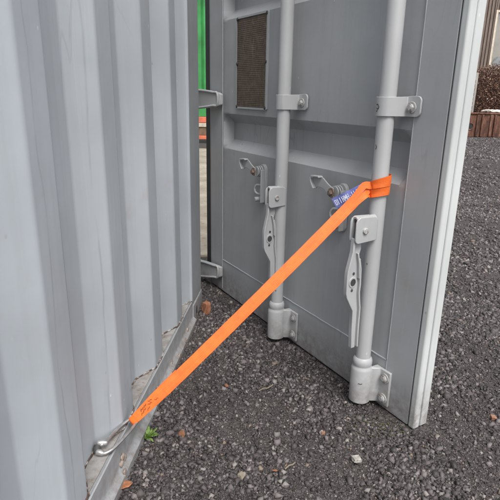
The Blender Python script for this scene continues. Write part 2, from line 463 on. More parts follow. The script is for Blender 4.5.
def corr_wall(name, P, zs, parent, mat, xf=lambda x, y: (x, y)):
    bm = bmesh.new(); rows = []
    for z in zs:
        rows.append([bm.verts.new((*xf(x, y), z)) for x, y in P])
    for i in range(len(zs) - 1):
        for j in range(len(P) - 1):
            bm.faces.new((rows[i][j], rows[i + 1][j], rows[i + 1][j + 1], rows[i][j + 1]))
    o = mesh_obj(name, bm, mat, parent, smooth=True)
    me = o.data
    for p in me.polygons: p.use_smooth = True
    for p in me.polygons: p.use_smooth = False
    m = o.modifiers.new('solid', 'SOLIDIFY'); m.thickness = .002; m.offset = 1; m.use_rim = False
    return o
zs = [Z_R + .002 + (H_TOP - .12 - Z_R) * i / 24 for i in range(25)]
corr_wall('side_wall', PS, zs, container, M['wall'], lambda x, y: (x + ins, y))

# bottom rail: web, fillet and turned-out foot, plus top ledge
def rail(name, prof, y0, y1, mat, ny=60, wob=.0):
    bm = bmesh.new(); rows = []
    for i in range(ny + 1):
        y = y0 + (y1 - y0) * i / ny
        dx = wob * (math.sin(y * 3.1) + .6 * math.sin(y * 7.7 + 1)); 
        rows.append([bm.verts.new((x + dx * (0 if x < -.05 else 1), y, z)) for x, z in prof])
    m = len(prof)
    for i in range(ny):
        for j in range(m): bm.faces.new((rows[i][j], rows[i + 1][j], rows[i + 1][(j + 1) % m], rows[i][(j + 1) % m]))
    bm.faces.new(rows[0][::-1]); bm.faces.new(rows[-1])
    bmesh.ops.recalc_face_normals(bm, faces=bm.faces[:])
    return mesh_obj(name, bm, mat, container, smooth=True)
rail('bottom_rail', [(-.10, Z_R - .004), (-.004, Z_R - .004), (0, Z_R - .001), (.003, Z_R - .004), (.003, .050), (.006, .040), (.014, .034), (.020, .028), (.021, -.06), (-.10, -.06)],
     L_NEAR, -.285, M['post'], 80, .0012)
bm = bmesh.new(); 
rows = []
for i in range(161):
    y = L_NEAR + .02 + (-.30 - L_NEAR - .02) * i / 160
    rows.append([bm.verts.new((x, y, Z_R - .004 + .0035)) for x in (-.075, -.05, -.025, -.006)])
for i in range(160):
    for j in range(3): bm.faces.new((rows[i][j], rows[i][j + 1], rows[i + 1][j + 1], rows[i + 1][j]))
mesh_obj('rail_ledge', bm, M['ledge'], container)
# rusty weld bead following the corrugation foot
bp = []
for i in range(len(PS) - 1):
    (x0, y0), (x1, y1) = PS[i], PS[i + 1]
    n = max(1, int(math.hypot(x1 - x0, y1 - y0) / .010))
    for k in range(n):
        t = k / n
        bp.append((x0 + (x1 - x0) * t + ins + .0042 + random.uniform(-.001, .001), y0 + (y1 - y0) * t, Z_R + .002 + random.uniform(-.001, .0015)))
bm = bmesh.new(); tube(bm, bp, [.0026 + random.uniform(-.0010, .0010) for _ in bp], 6)
def bead_mat():
    t = NT('rusty_weld')
    c = t.ramp(t.noise(60, 5, rough=.7), [(.42, (.06, .038, .028)), (.49, (.14, .09, .065)), (.54, (.32, .305, .29)), (.8, (.42, .43, .43))])
    t.bump(t.noise(200, 3), .6, .001); return t.out(c, .8)
M['bead'] = bead_mat()
mesh_obj('weld_bead', bm, M['bead'], container, smooth=True)
# caked mud on the rail foot
bm = bmesh.new()
for (yy, zz, s) in ((-1.235, .050, .011), (-1.222, .064, .012), (-1.208, .048, .010), (-1.246, .036, .010), (-1.25, .022, .008), (-.91, .045, .011), (-.93, .030, .012), (-.885, .058, .008), (-.80, .034, .012), (-.745, .030, .010), (-.62, .030, .013), (-1.42, .03, .007), (-.69, .04, .009), (-.50, .035, .012), (-.42, .04, .013)):
    r = bmesh.ops.create_icosphere(bm, subdivisions=2, radius=s)
    for v in r['verts']:
        n = 1 + random.uniform(-.18, .18)
        v.co = Vector((v.co.x * .40 * n + .006 + (.012 if zz < .04 else 0), v.co.y * n + yy, v.co.z * n * .9 + zz))
o = mesh_obj('mud_clod', bm, M['mud'], container, smooth=True); o['kind'] = 'stuff'

# hinge post, casting, rest of the box
PY0, PY1 = -.297, -.085
bm = BX((-.16, PY0, .095), (.002, PY1, H_TOP)); mesh_obj('corner_post', bm, M['post'], container, bevel=.008, seg=3)
bm = BX((-.018, PY0 - .004, .12), (.0045, PY0 + .010, H_TOP - .02)); mesh_obj('post_flange', bm, M['wall'], container, bevel=.002)
bm = BX((-.19, -.283, -.05), (.004, PY1 + .012, .094)); cc = mesh_obj('corner_casting', bm, M['post'], container, bevel=.008, seg=3)
bm = bmesh.new(); prism(bm, [(-.215 + .014 * cos(a), .045 + .020 * sin(a)) for a in [2 * pi * k / 16 for k in range(16)]], .0035, .0055, lambda p, q, d: (d, p, q))
mesh_obj('casting_hole', bm, M['darkhole'], cc)
XB = -W_BODY
bm = BX((XB, L_NEAR, H_TOP - .118), (-.004, PY1, H_TOP - .002)); mesh_obj('top_rail', BX((-.10, L_NEAR, H_TOP - .118), (.003, -.30, H_TOP - .004)), M['post'], container, bevel=.004)
bm.free()
rf = corr_wall('roof_sheet', [(x * .5, y) for x, y in PS], [XB + .02, -.10], container, M['wall'])
rf.matrix_basis = Matrix(((0, 0, 1, 0), (0, 1, 0, 0), (-1, 0, 0, H_TOP - .03), (0, 0, 0, 1)))
corr_wall('far_side_wall', [(XB - x, y) for x, y in PS][::-1], [0.0, H_TOP - .05], container, M['wall'])
mesh_obj('front_wall', BX((XB, L_NEAR - .03, 0), (0, L_NEAR - .001, H_TOP - .02)), M['wall'], container, bevel=.004)
mesh_obj('floor_board', BX((XB + .05, L_NEAR + .01, .10), (-.105, PY1 - .02, .16)), simple('plywood_floor', (.18, .12, .075), .8), container)
mesh_obj('corner_post', BX((XB, PY0, 0), (XB + .15, PY1, H_TOP)), M['post'], container, bevel=.008)
mesh_obj('door_header', BX((XB + .151, PY0 + .06, H_TOP - .16), (-.161, PY1, H_TOP - .003)), M['post'], container, bevel=.006)
mesh_obj('door_sill', BX((XB + .151, PY0 + .06, .0), (-.191, PY1 + .004, .158)), M['post'], container, bevel=.006)

# ------------------------------------------------------------------ the open door
door_w = Matrix.Translation(DO) @ Matrix.Rotation(atan2(Dd.y, Dd.x), 4, 'Z')
cont_w = Matrix.Translation(CO) @ Matrix.Rotation(-CAZ, 4, 'Z')
door = bpy.data.objects.new('door', None); col.objects.link(door); door.parent = container
door.empty_display_size = .1
door.matrix_basis = cont_w.inverted() @ door_w
# door local axes: x along the leaf, y away from the outer face (outer face looks to -y), z up
def dl(u, v, n): return (u, -n, v)
UL, UR, DH, VB = .124, 1.290, 2.68, .178
REC = [(.748, .790, .868, .909), (1.308, 1.350, 1.428, 1.469), (1.868, 1.91, 1.988, 2.029)]
DEP = .042; SK = -.004
def skin():
    bm = bmesh.new()
    U0, U1 = UL - .01, UR + .01
    us = sorted(set([U0, UL + .002, UL + .032, UR - .032, UR - .002, U1] + [UL + .032 + (UR - UL - .064) * i / 24 for i in range(25)]))
    vs = [VB - .01, VB + .2, VB + .4]
    for r in REC: vs += [r[0] - .008, r[0], r[0] + .004, (r[0] + r[1]) / 2, r[1] - .004, r[1], (r[1] + r[2]) / 2, r[2], r[2] + .004, r[3] - .004, r[3], r[3] + .008]
    vs += [1.0, 1.1, 1.2, 1.6, 1.75, 2.2, 2.4, 2.5, DH - .12]
    vs = sorted(set(vs))
    def dep(u, v):
        k = 0
        for a, b, c, d in REC:
            if a < v < d:
                k = min(1, (v - a) / (b - a), (d - v) / (d - c))
        e = min(1, max(0, (u - UL - .002) / .030), max(0, (UR - .002 - u) / .030))
        k = min(k, e); k = k * k * (3 - 2 * k) * .35 + k * .65
        bow = .0025 * math.sin(u * 5.1 + v * 3.7) * math.sin(v * 6.3 + 1) * min(1, (u - U0) * 8, (U1 - u) * 8)
        return SK - DEP * k + bow
    g = [[bm.verts.new(dl(u, v, dep(u, v))) for u in us] for v in vs]
    for i in range(len(vs) - 1):
        for j in range(len(us) - 1): bm.faces.new((g[i][j], g[i][j + 1], g[i + 1][j + 1], g[i + 1][j]))
    o = mesh_obj('pressed_panel', bm, M['door'], door, smooth=True)
    o.data.set_sharp_from_angle(angle=radians(30))
    m = o.modifiers.new('solid', 'SOLIDIFY'); m.thickness = .002; m.offset = -1; m.use_rim = False
skin()
def dbox(name, u0, u1, v0, v1, n0, n1, mat, bevel=.003, seg=2, parent=None):
    bm = BX(dl(u0, v0, n0), dl(u1, v1, n1)); return mesh_obj(name, bm, mat, parent or door, bevel=bevel, seg=seg)
dbox('frame_stile', -.006, UL, .006, DH, -.058, 0, M['frame'], .005)
dbox('frame_stile', UR, 1.4000, .006, DH, -.058, 0, M['frame'], .0015)
dbox('frame_rail', UL + .0005, UR - .0005, .006, VB, -.058, -.001, M['frame'], .003)
dbox('frame_rail', UL + .0005, UR - .0005, DH - .14, DH, -.058, -.001, M['frame'], .003)
dbox('door_gasket', 1.4001, 1.4024, .03, DH - .02, -.050, -.0022, M['seal'], 0)
dbox('edge_trim', 1.4025, 1.427, .003, DH, -.0275, .0005, M['trim'], .006, 4)
dbox('edge_trim', 1.404, 1.4265, .006, DH, -.060, -.0290, M['trim'], .003, 2)
dbox('door_gasket', -.122, -.026, .04, DH - .02, -.040, -.030, M['black'], .003)
dbox('edge_trim', -.030, -.0065, .02, DH - .01, -.052, -.008, M['frame'], .004)
dbox('inner_lining', .0, UR, .02, DH - .01, -.066, -.0585, M['door'], .002)
# raised weld lines
def bead(name, pts, r=.0022, mat='frame'):
    q = []
    for a, b in zip(pts[:-1], pts[1:]):
        a = Vector(dl(*a)); b = Vector(dl(*b)); n = max(2, int((b - a).length / .02))
        q += [a + (b - a) * k / n for k in range(n)]
    q.append(Vector(dl(*pts[-1])))
    q = [p + Vector((0, random.uniform(-.0004, .0004), random.uniform(-.0006, .0006))) for p in q]
    bm = bmesh.new(); tube(bm, q, r, 6); return mesh_obj(name, bm, M[mat], door, smooth=True)
M['beadp'] = paint('bead_paint', (.36, .38, .40), .4, rust=.5, dirt=.2)
bead('weld_bead', [(UL, .02, -.0005), (UL, DH - .02, -.0005)], .0026, 'beadp')
bead('weld_bead', [(UR, .02, -.0005), (UR, DH - .02, -.0005)], .0018, 'beadp')
bead('weld_bead', [(UL + .004, VB + .001, -.002), (UR - .004, VB + .001, -.002)], .0030, 'beadp')

# brown mesh plate with its rivets
bm = bmesh.new(); prism(bm, rounded(.390, 1.121, .238, .358, .004, 2), -.004, .003, lambda p, q, d: dl(p, q, d))
vent = mesh_obj('vent_mesh', bm, M['vent'], door)
bm = bmesh.new()
for (a, b) in (((.268, .940), (.512, .940)), ((.268, 1.302), (.512, 1.302)), ((.270, .940), (.270, 1.302)), ((.510, .940), (.510, 1.302))):
    pass
fo = rounded(.390, 1.121, .252, .372, .006, 3); fi = rounded(.390, 1.121, .236, .356, .004, 3)
lo = [bm.verts.new(dl(p, q, .0055)) for p, q in fo]; li = [bm.verts.new(dl(p, q, .0055)) for p, q in fi]; lb = [bm.verts.new(dl(p, q, -.003)) for p, q in fo]
for i in range(len(fo)):
    j = (i + 1) % len(fo); bm.faces.new((lo[i], lo[j], li[j], li[i])); bm.faces.new((lb[i], lb[j], lo[j], lo[i]))
bmesh.ops.recalc_face_normals(bm, faces=bm.faces[:])
mesh_obj('vent_frame', bm, M['door'], vent)
rv = None
for (u, v) in ((.272, 1.298), (.508, 1.298), (.272, .944), (.508, .944), (.272, 1.121), (.508, 1.121)):
    if rv is None:
        bm = bmesh.new(); bmesh.ops.create_uvsphere(bm, u_segments=10, v_segments=6, radius=.0075)
        for q in bm.verts: q.co.y *= .5
        rv = mesh_obj('rivet', bm, M['darkhole'], vent, smooth=True)
        rv.location = dl(u, v, .005)
    else:
        c = rv.copy(); c.location = dl(u, v, .005); col.objects.link(c); c.parent = vent
    if (u, v) in ((.508, 1.298), (.508, 1.121)):
        pass

# bolt: washer + hex head, as a reusable mesh facing -y
def bolt_mesh(r=.011, h=.009, dome=False):
    bm = bmesh.new()
    prism(bm, [(r * 1.45 * cos(2 * pi * k / 18), r * 1.45 * sin(2 * pi * k / 18)) for k in range(18)], -.002, .002, lambda p, q, d: (p, -d, q))
    n = 6 if not dome else 16
    prism(bm, [(r * cos(2 * pi * k / n + .3), r * sin(2 * pi * k / n + .3)) for k in range(n)], .0018, h, lambda p, q, d: (p, -d, q))
    prism(bm, [(r * .7 * cos(2 * pi * k / 12), r * .7 * sin(2 * pi * k / 12)) for k in range(12)], h - .0005, h + .0015, lambda p, q, d: (p, -d, q))
    me = bpy.data.meshes.new('bolt'); bm.to_mesh(me); bm.free(); me.materials.append(M['bolt']); return me
RBOLT = bolt_mesh(); RBOLT.materials[0] = M['rusty_bolt']; BOLT = bolt_mesh(); BOLTD = bolt_mesh(.012, .008, True)
def bolt(loc, me=BOLT, rz=0, parent=None, roll=0):
    o = bpy.data.objects.new('bolt', me); col.objects.link(o); o.parent = parent or door; o.location = loc
    o.rotation_euler = (0, roll, rz)
    b = o.modifiers.new('bevel', 'BEVEL'); b.width = .0012; b.segments = 2
    return o

def lock_gear(uc, nshift=0.0, handle_seed=0, clamp_v=.971):
    nc = .050; R = .0245
    # rod
    bm = bmesh.new(); pts = [Vector(dl(uc, v, nc)) for v in [.02 + (DH - .08) * i / 30 for i in range(31)]]
    tube(bm, pts, R, 28); mesh_obj('lock_rod', bm, M['rod'], door, smooth=True)
    # saddle clamp: strap over the rod, tab to the right with a bolt
    Ri, Ro = R + .0008, R + .0065
    path = []
    for k in range(0, 15):
        a = radians(205 - k * (205 - 38) / 14); path.append((cos(a), sin(a)))
    outer = [(uc + Ro * c, nc + Ro * s) for c, s in path]; inner = [(uc + Ri * c, nc + Ri * s) for c, s in path]
    outer += [(uc + .036, .030), (uc + .040, .0125), (uc + .046, .0095), (uc + .058, .0088), (uc + .070, .0086), (uc + .074, .0085), (uc + .078, .0085), (uc + .081, .0085), (uc + .083, .0085), (uc + .084, .0085)]
    inner += [(uc + .029, .026), (uc + .031, .0075), (uc + .040, .0022), (uc + .058, .0020), (uc + .070, .0020), (uc + .074, .0020), (uc + .078, .0020), (uc + .081, .0020), (uc + .083, .0020), (uc + .084, .0020)]
    outer = [(uc - .034, .002), (uc - .033, .02)] + outer; inner = [(uc - .0275, .002), (uc - .0268, .02)] + inner
    for cv in (clamp_v, 2.05):
        bm = bmesh.new(); h0, h1 = cv - .026, cv + .026
        prism_pts = outer + inner[::-1]
        m = len(outer)
        def zz(i, top, uu):
            # tab end is rounded
            e = max(0, uu - (uc + .070))
            k = .026 - .014 + sqrt(max(0, .014 ** 2 - e * e))
            return cv + (k + .004 * max(0, min(1, (uu - uc - .03) / .02)) if top else -k)
        vo = {}
        def vert(kind, i, top):
            key = (kind, i, top)
            if key not in vo:
                uu, nn = (outer if kind else inner)[i]
                vo[key] = bm.verts.new(dl(uu, zz(i, top, uu), nn))
            return vo[key]
        for i in range(m - 1):
            bm.faces.new((vert(1, i, 0), vert(1, i + 1, 0), vert(1, i + 1, 1), vert(1, i, 1)))
            bm.faces.new((vert(0, i, 0), vert(0, i, 1), vert(0, i + 1, 1), vert(0, i + 1, 0)))
            bm.faces.new((vert(1, i, 1), vert(1, i + 1, 1), vert(0, i + 1, 1), vert(0, i, 1)))
            bm.faces.new((vert(1, i, 0), vert(0, i, 0), vert(0, i + 1, 0), vert(1, i + 1, 0)))
        for i in (0, m - 1): bm.faces.new((vert(1, i, 0), vert(1, i, 1), vert(0, i, 1), vert(0, i, 0)))
        bmesh.ops.recalc_face_normals(bm, faces=bm.faces[:])
        mesh_obj('rod_clamp', bm, M['fitting'], door, bevel=.0022, seg=2)
        bolt(dl(uc + .055, cv - .001, .0105), BOLT, roll=.2)
    # bottom bearing: neck ring, body, welded flange with two bolts
    bm = bmesh.new(); z0, z1 = .018, .150
    prof = [(z0, .030), (z0 + .004, .0355), (z1 - .012, .0355), (z1 - .005, .0335), (z1, .0300), (z1 + .003, .0300), (z1 + .008, .0318), (z1 + .018, .0320), (z1 + .026, .0300), (z1 + .031, .0258)]
    fr = [[bm.verts.new(dl(uc + r * cos(2 * pi * k / 28), z, nc + r * sin(2 * pi * k / 28))) for k in range(28)] for z, r in prof]
    for i in range(len(fr) - 1):
        for k in range(28): bm.faces.new((fr[i][k], fr[i][(k + 1) % 28], fr[i + 1][(k + 1) % 28], fr[i + 1][k]))
    bm.faces.new(fr[0][::-1]); bm.faces.new(fr[-1])
    bmesh.ops.recalc_face_normals(bm, faces=bm.faces[:])
    mesh_obj('rod_bearing', bm, M['fitting'], door, smooth=True)
    bm = bmesh.new()
    prism(bm, [(uc + .020, .000), (uc + .020, .044), (uc + .034, .030), (uc + .044, .0115), (uc + .050, .0100), (uc + .088, .0095), (uc + .088, .000)], .022, .148, lambda p, q, d: dl(p, d, q))
    mesh_obj('bearing_flange', bm, M['fitting'], door, bevel=.003, seg=2)
    for v in (.122, .048): bolt(dl(uc + .068, v, .0125), BOLTD, roll=.1)
    # hub: two ears joined over the top, slot opens away from the door
    nf = .150 + nshift; v0, v1 = .584, .664; nb = .068 + nshift * .8
    ear = [(nb, v0 + .004), (nf - .010, v0), (nf - .003, v0 + .004), (nf, v0 + .012), (nf, v1 - .016), (nf - .004, v1 - .006), (nf - .014, v1), (nb + .012, v1 - .002), (nb, v1 - .010)]
    for (a, b) in ((.021, .0275), (-.0035, .003)):
        bm = bmesh.new(); prism(bm, ear, uc + a, uc + b, lambda p, q, d: dl(d, q, p)); mesh_obj('handle_hub', bm, M['fitting'], door, bevel=.0022, seg=2)
    bm = bmesh.new(); arc = [radians(180 - 18 * k) for k in range(11)]; cu = uc + .0120
    Pq = [(cu + .0157 * cos(a), v1 - .020 + .0205 * sin(a)) for a in arc] + [(cu + .0090 * cos(a), v1 - .020 + .0140 * sin(a)) for a in arc[::-1]]
    prism(bm, Pq, nb + .002, nf - .006, lambda p, q, d: dl(p, q, d)); mesh_obj('handle_hub', bm, M['fitting'], door, bevel=.0012)
    bm = BX(dl(uc + .0032, v0 + .012, nb + .004), dl(uc + .0048, v1 - .012, nf - .016)); mesh_obj('hub_slot_shade', bm, M['black'], door)  # black plates lining the ears stand in for deep shade in the slot
    bm = BX(dl(uc + .0192, v0 + .012, nb + .004), dl(uc + .0208, v1 - .012, nf - .008)); mesh_obj('hub_slot_shade', bm, M['black'], door)
    # pivot pin
    bm = bmesh.new(); tube(bm, [dl(uc - .009, .622, .116 + nshift), dl(uc + .0335, .622, .116 + nshift)], .0095, 16); mesh_obj('pivot_pin', bm, M['bolt'], door, bevel=.002)
    # hanging handle: pressed bar, cranked toward the rod near its foot
    s = nshift
    hu0, hu1 = uc + .0050, uc + .0190
    outl_f = [(.134, .640), (.136, .600), (.146, .585), (.149, .560), (.154, .535), (.161, .505), (.163, .490), (.162, .430), (.158, .415), (.131, .368), (.128, .300), (.124, .238), (.118, .230)]
    outl_b = [(.102, .230), (.096, .236), (.098, .300), (.099, .372), (.104, .400), (.107, .425), (.106, .450), (.109, .500), (.117, .535), (.109, .560), (.110, .640)]
    o1 = [(p + s, q) for p, q in outl_f + outl_b]
    bm = bmesh.new(); prism(bm, o1, hu0, hu1 - .009, lambda p, q, d: dl(d, q, p))
    hd = mesh_obj('door_handle', bm, M['fitting'], door, bevel=.002)
    # raised flanges along both long edges of the pressing
    def flange(line, inward, name='handle_flange'):
        bm = bmesh.new(); A = [(p + s, q) for p, q in line]; B = [(p + s + inward, q) for p, q in line]
        prism(bm, A + B[::-1], hu0, hu1 + .001, lambda p, q, d: dl(d, q, p)); mesh_obj(name, bm, M['fitting'], door, bevel=.0016)
    flange([(.1485, .600), (.1495, .560), (.1545, .535), (.1615, .505), (.1635, .490), (.1625, .430), (.1585, .414), (.1315, .367), (.1285, .300), (.1245, .2375)], -.0075)
    flange([(.0955, .2365), (.0975, .300), (.0985, .372), (.1035, .400), (.1065, .425), (.1055, .450), (.1085, .500), (.1165, .535)], .006)
    flange([(.124, .552), (.1165, .52), (.1120, .47)], .005)
    flange([(.0975, .246), (.0965, .234), (.1235, .2315), (.125, .243)], 0.0001) if False else None
    # holes
    bm = bmesh.new()
    for (pn, pv, r) in ((.132, .458, .0105), (.131, .486, .0042), (.133, .432, .0042)):
        prism(bm, [(pn + s + r * cos(2 * pi * k / 14), pv + r * 1.15 * sin(2 * pi * k / 14)) for k in range(14)], hu1 - .0095, hu1 - .0080, lambda p, q, d: dl(d, q, p))
    mesh_obj('handle_hole', bm, M['darkhole'], door)
    bm = bmesh.new()
    r0, r1 = .0105, .0145; seg = 18
    for k in range(seg):
        a0, a1 = 2 * pi * k / seg, 2 * pi * (k + 1) / seg
        q = [(.132 + s + r * cos(a), .458 + r * 1.15 * sin(a), d) for (r, a, d) in ((r0, a0, .0), (r0, a1, 0), (r1, a1, 0), (r1, a0, 0))]
        vv = [bm.verts.new(dl(hu1 - .0068, y, x)) for x, y, d in q]; bm.faces.new(vv)
        vv2 = [bm.verts.new(dl(hu1 - .0092, .458 + r1 * 1.25 * sin(a), .132 + s + r1 * 1.1 * cos(a))) for a in (a0, a1)]
        bm.faces.new((vv[3], vv[2], vv2[1], vv2[0]))
    mesh_obj('hole_rim', bm, M['fitting'], door, smooth=True)

lock_gear(.714, -.030, 1)
lock_gear(1.232, 0.0, 2)

# worn marks: a chipped curl on the right clamp, dashes on the rod and bearing
def mark(name, pts_, r):
    bm = bmesh.new(); tube(bm, smooth_path([dl(1.232 + rr * cos(radians(a - 14)), v,   .050 + rr * sin(radians(a - 14))) for a, v, rr in pts_], 4), r, 6); mesh_obj(name, bm, M['darkhole'], door, smooth=True)
mark('paint_chip', [(120, .976, .0314), (108, .977, .0314), (101, .970, .0314), (108, .964, .0314), (116, .967, .0314)], .0014)
mark('paint_chip', [(118, .958, .0314), (110, .960, .0314)], .0013)
mark('paint_chip', [(112, .866, .0247), (104, .860, .0247), (110, .853, .0247)], .0012)
mark('paint_chip', [(70, .097, .0357), (58, .096, .0357), (50, .098, .0357)], .0012)
mark('paint_chip', [(96, .51, .0247), (90, .505, .0247)], .0011)

# handle catches
def catch(du, dv):
    f = lambda u, v, n: dl(u + du, v + dv, n)
    bm = bmesh.new()
    pl = [(.487, .700), (.492, .712), (.502, .719), (.514, .720), (.525, .714), (.532, .702), (.532, .572), (.526, .558), (.512, .550), (.497, .552), (.487, .562)]
    prism(bm, pl, -.005, .010, f); pb = mesh_obj('catch_plate', bm, M['fitting'], door, bevel=.002)
    # right edge of the plate folded outward
    bm = bmesh.new(); prism(bm, rounded(.0, .0, .001, .001, .0001, 1), 0, .001, lambda p, q, d: (0, 0, 0)) if False else None
    box(bm, f(.5265, .560, .0095), f(.5325, .700, .030)); mesh_obj('catch_rib', bm, M['fitting'], door, bevel=.002)
    # dark slot, knob and lower stud
    bm = bmesh.new(); box(bm, f(.497, .600, .0095), f(.516, .634, .0108)); mesh_obj('catch_slot', bm, M['darkhole'], door)
    bm = bmesh.new()
    tube(bm, smooth_path([f(.505, .630, .008), f(.484, .630, .020), f(.474, .613, .024), f(.482, .594, .020), f(.505, .592, .008)], 5), .0048, 10)
    mesh_obj('catch_tongue', bm, M['fitting'], door, smooth=True)
    bm = bmesh.new(); tube(bm, [f(.493, .570, .008), f(.489, .569, .032)], .0105, 14); mesh_obj('catch_stud', bm, M['fitting'], door, bevel=.003)
    # pivot stack
    bm = bmesh.new()
    for k in range(3): tube(bm, [f(.500 - k * .001, .690, .011 + k * .0085), f(.500 - k * .001, .690, .0165 + k * .0085)], .0235 - .001 * k, 22)
    mesh_obj('pivot_washer', bm, M['fitting'], door, bevel=.0012)
    bolt(f(.497, .690, .046), RBOLT, roll=.5)
    lsc = lambda u, v: (.497 + (u - .497) * .86, .690 + (v - .690) * (.72 if v > .690 else .9))
    # swinging latch: plate reaching left, top lip and end lip turned outward
    bm = bmesh.new()
    la = [(.500, .712), (.484, .716), (.462, .728), (.440, .744), (.424, .752), (.375, .748), (.366, .738), (.368, .716), (.378, .696), (.390, .690), (.402, .698), (.425, .700), (.450, .692), (.470, .676), (.488, .668), (.504, .670)]
    la = [lsc(*q) for q in la]; prism(bm, la, .036, .041, f); mesh_obj('catch_latch', bm, M['fitting'], door, bevel=.0015)
    bm = bmesh.new(); prism(bm, [lsc(*q) for q in [(.4290, .7500), (.4230, .7555), (.3735, .7515), (.3740, .7455), (.4210, .7490), (.4260, .7445)]], .036, .056, f); mesh_obj('latch_lip', bm, M['fitting'], door, bevel=.0012)
    bm = bmesh.new(); prism(bm, [lsc(*q) for q in [(.3640, .7400), (.3710, .7400), (.3750, .7200), (.3890, .6980), (.3930, .6900), (.3850, .6870), (.3680, .7120)]], .036, .054, f); mesh_obj('latch_lip', bm, M['fitting'], door, bevel=.0012)
catch(0, -.004)
catch(.512, -.004)

# hinges: forged blades from the post to the door edge
def hinge(v0, v1, sl=0.0):
    P = [(-.190, .052, v0, v1, .008), (-.120, .046, v0, v1, .009), (-.060, .038, v0 + .001, v1 - .001, .009), (.0, .032, v0 + .005, v1 - .003, .009), (.050, .028, v0 + .010, v1 - .006, .009), (.095, .024, v0 + .015, v1 - .010, .009), (.124, .018, v0 + .019, v1 - .015, .009), (.136, .010, v0 + .026, v1 - .022, .008)]
    P = [(u, n, a + sl * max(0, u + .06) / .19, b + sl * max(0, u + .06) / .19, h) for u, n, a, b, h in P]
    bm = bmesh.new(); R_ = []
    for u, n, a, b, h in P:
        R_.append([bm.verts.new(dl(u, a, n - h)), bm.verts.new(dl(u, a, n + h)), bm.verts.new(dl(u, b, n + h)), bm.verts.new(dl(u, b, n - h))])
    for i in range(len(R_) - 1):
        for j in range(4): bm.faces.new((R_[i][j], R_[i][(j + 1) % 4], R_[i + 1][(j + 1) % 4], R_[i + 1][j]))
    bm.faces.new(R_[0][::-1]); bm.faces.new(R_[-1]); bmesh.ops.recalc_face_normals(bm, faces=bm.faces[:])
    mesh_obj('hinge_blade', bm, M['fitting'], door, bevel=.004, seg=3)
    # raised rolled border of the forging: bottom, outer end, top in one run
    lo = [dl(u, a + .005, n + hh) for u, n, a, b, hh in P[:-1]]; hi = [dl(u, b - .005, n + hh) for u, n, a, b, hh in P[:-1]]
    bm = bmesh.new(); tube(bm, smooth_path(lo + hi[::-1], 3), .0062, 10); mesh_obj('hinge_rib', bm, M['fitting'], door, smooth=True)
    bm = bmesh.new(); tube(bm, [dl(-.150, v0 + .004, .030), dl(-.150, v1 - .004, .030)], .014, 18); mesh_obj('hinge_pin', bm, M['post'], door, bevel=.002)
hinge(.030, .128, .034)
for a in (.921, 1.70, 2.44): hinge(a, a + .095)

# ------------------------------------------------------------------ orange lashing strap
HOOK_APEX = Vector((-.3160, 1.1640, .135))
strap = empty('lashing_strap', (HOOK_APEX.x, HOOK_APEX.y, HOOK_APEX.z))
tag(strap, 'bright orange webbing strap hooked to the container foot and looped round the door rod', 'lashing strap')
def sobj(name, bm, mat, **k):
    o = mesh_obj(name, bm, mat, None, **k); o.parent = strap; o.matrix_parent_inverse = Matrix.Translation(-HOOK_APEX); return o

def ribbon(pts, wid, wv, thick, name='webbing', mat='web', nacross=6, curl=None):
    """pts: centre points; wid: widths; wv: width direction vectors"""
    bm = bmesh.new(); uvl = bm.loops.layers.uv.new('UVMap')
    n = len(pts); pts = [Vector(p) for p in pts]
    T = [(pts[min(i + 1, n - 1)] - pts[max(i - 1, 0)]).normalized() for i in range(n)]
    ln = [0]
    for i in range(1, n): ln.append(ln[-1] + (pts[i] - pts[i - 1]).length)
    top, bot, info = [], [], {}
    for i in range(n):
        W = Vector(wv[i]); W = (W - W.dot(T[i]) * T[i]).normalized(); Nn = T[i].cross(W).normalized()
        c = curl[i] if curl else 0
        rt, rb = [], []
        for j in range(nacross + 1):
            t = j / nacross - .5
            off = W * (t * wid[i]) + Nn * (c * (4 * t * t - .5))
            ed = 1 - max(0, (abs(t) - .42) / .08) * .6
            a = bm.verts.new(pts[i] + off + Nn * thick / 2 * ed); b = bm.verts.new(pts[i] + off - Nn * thick / 2 * ed)
            info[a] = info[b] = (j / nacross, ln[i]); rt.append(a); rb.append(b)
        top.append(rt); bot.append(rb)
    F = []
    for i in range(n - 1):
        for j in range(nacross):
            F.append(bm.faces.new((top[i][j], top[i + 1][j], top[i + 1][j + 1], top[i][j + 1])))
            F.append(bm.faces.new((bot[i][j], bot[i][j + 1], bot[i + 1][j + 1], bot[i + 1][j])))
        F.append(bm.faces.new((top[i][0], bot[i][0], bot[i + 1][0], top[i + 1][0])))
        k = nacross
        F.append(bm.faces.new((top[i][k], top[i + 1][k], bot[i + 1][k], bot[i][k])))
    for i in (0, n - 1): F.append(bm.faces.new([*top[i], *bot[i][::-1]]))
    for f in F:
        for l in f.loops: l[uvl].uv = info[l.vert]
    bmesh.ops.recalc_face_normals(bm, faces=bm.faces[:])
    return sobj(name, bm, M[mat], smooth=True)

CHOKE = DP(1.222, .741, .086)
ax = (CHOKE - HOOK_APEX).normalized()
def facing(p):
    v = (Vector((-.02, -.05, 1.0)) - p).normalized(); return ax.cross(v).normalized()
N_ = 40; pts = []; wd = []; wv = []
start = HOOK_APEX + ax * .012
for i in range(N_ + 1):
    t = i / N_; p = start.lerp(CHOKE, t); p = p + Vector((0, 0, -.006 * 4 * t * (1 - t)))
    f = facing(p)
    if f.z < 0: f = -f
    k = max(0, (t - .93) / .07)
    f = (f * (1 - k * .45) + Vector((0, 0, 1)) * k * .45).normalized()
    if t < .06: f = (f + Vector((.15, 0, .1)) * (1 - t / .06)).normalized()
    pts.append(p); wv.append(f); wd.append(.0335 - .008 * max(0, 1 - t / .12) + .0005 * math.sin(i * 1.7))
ribbon(pts, wd, wv, .0028)
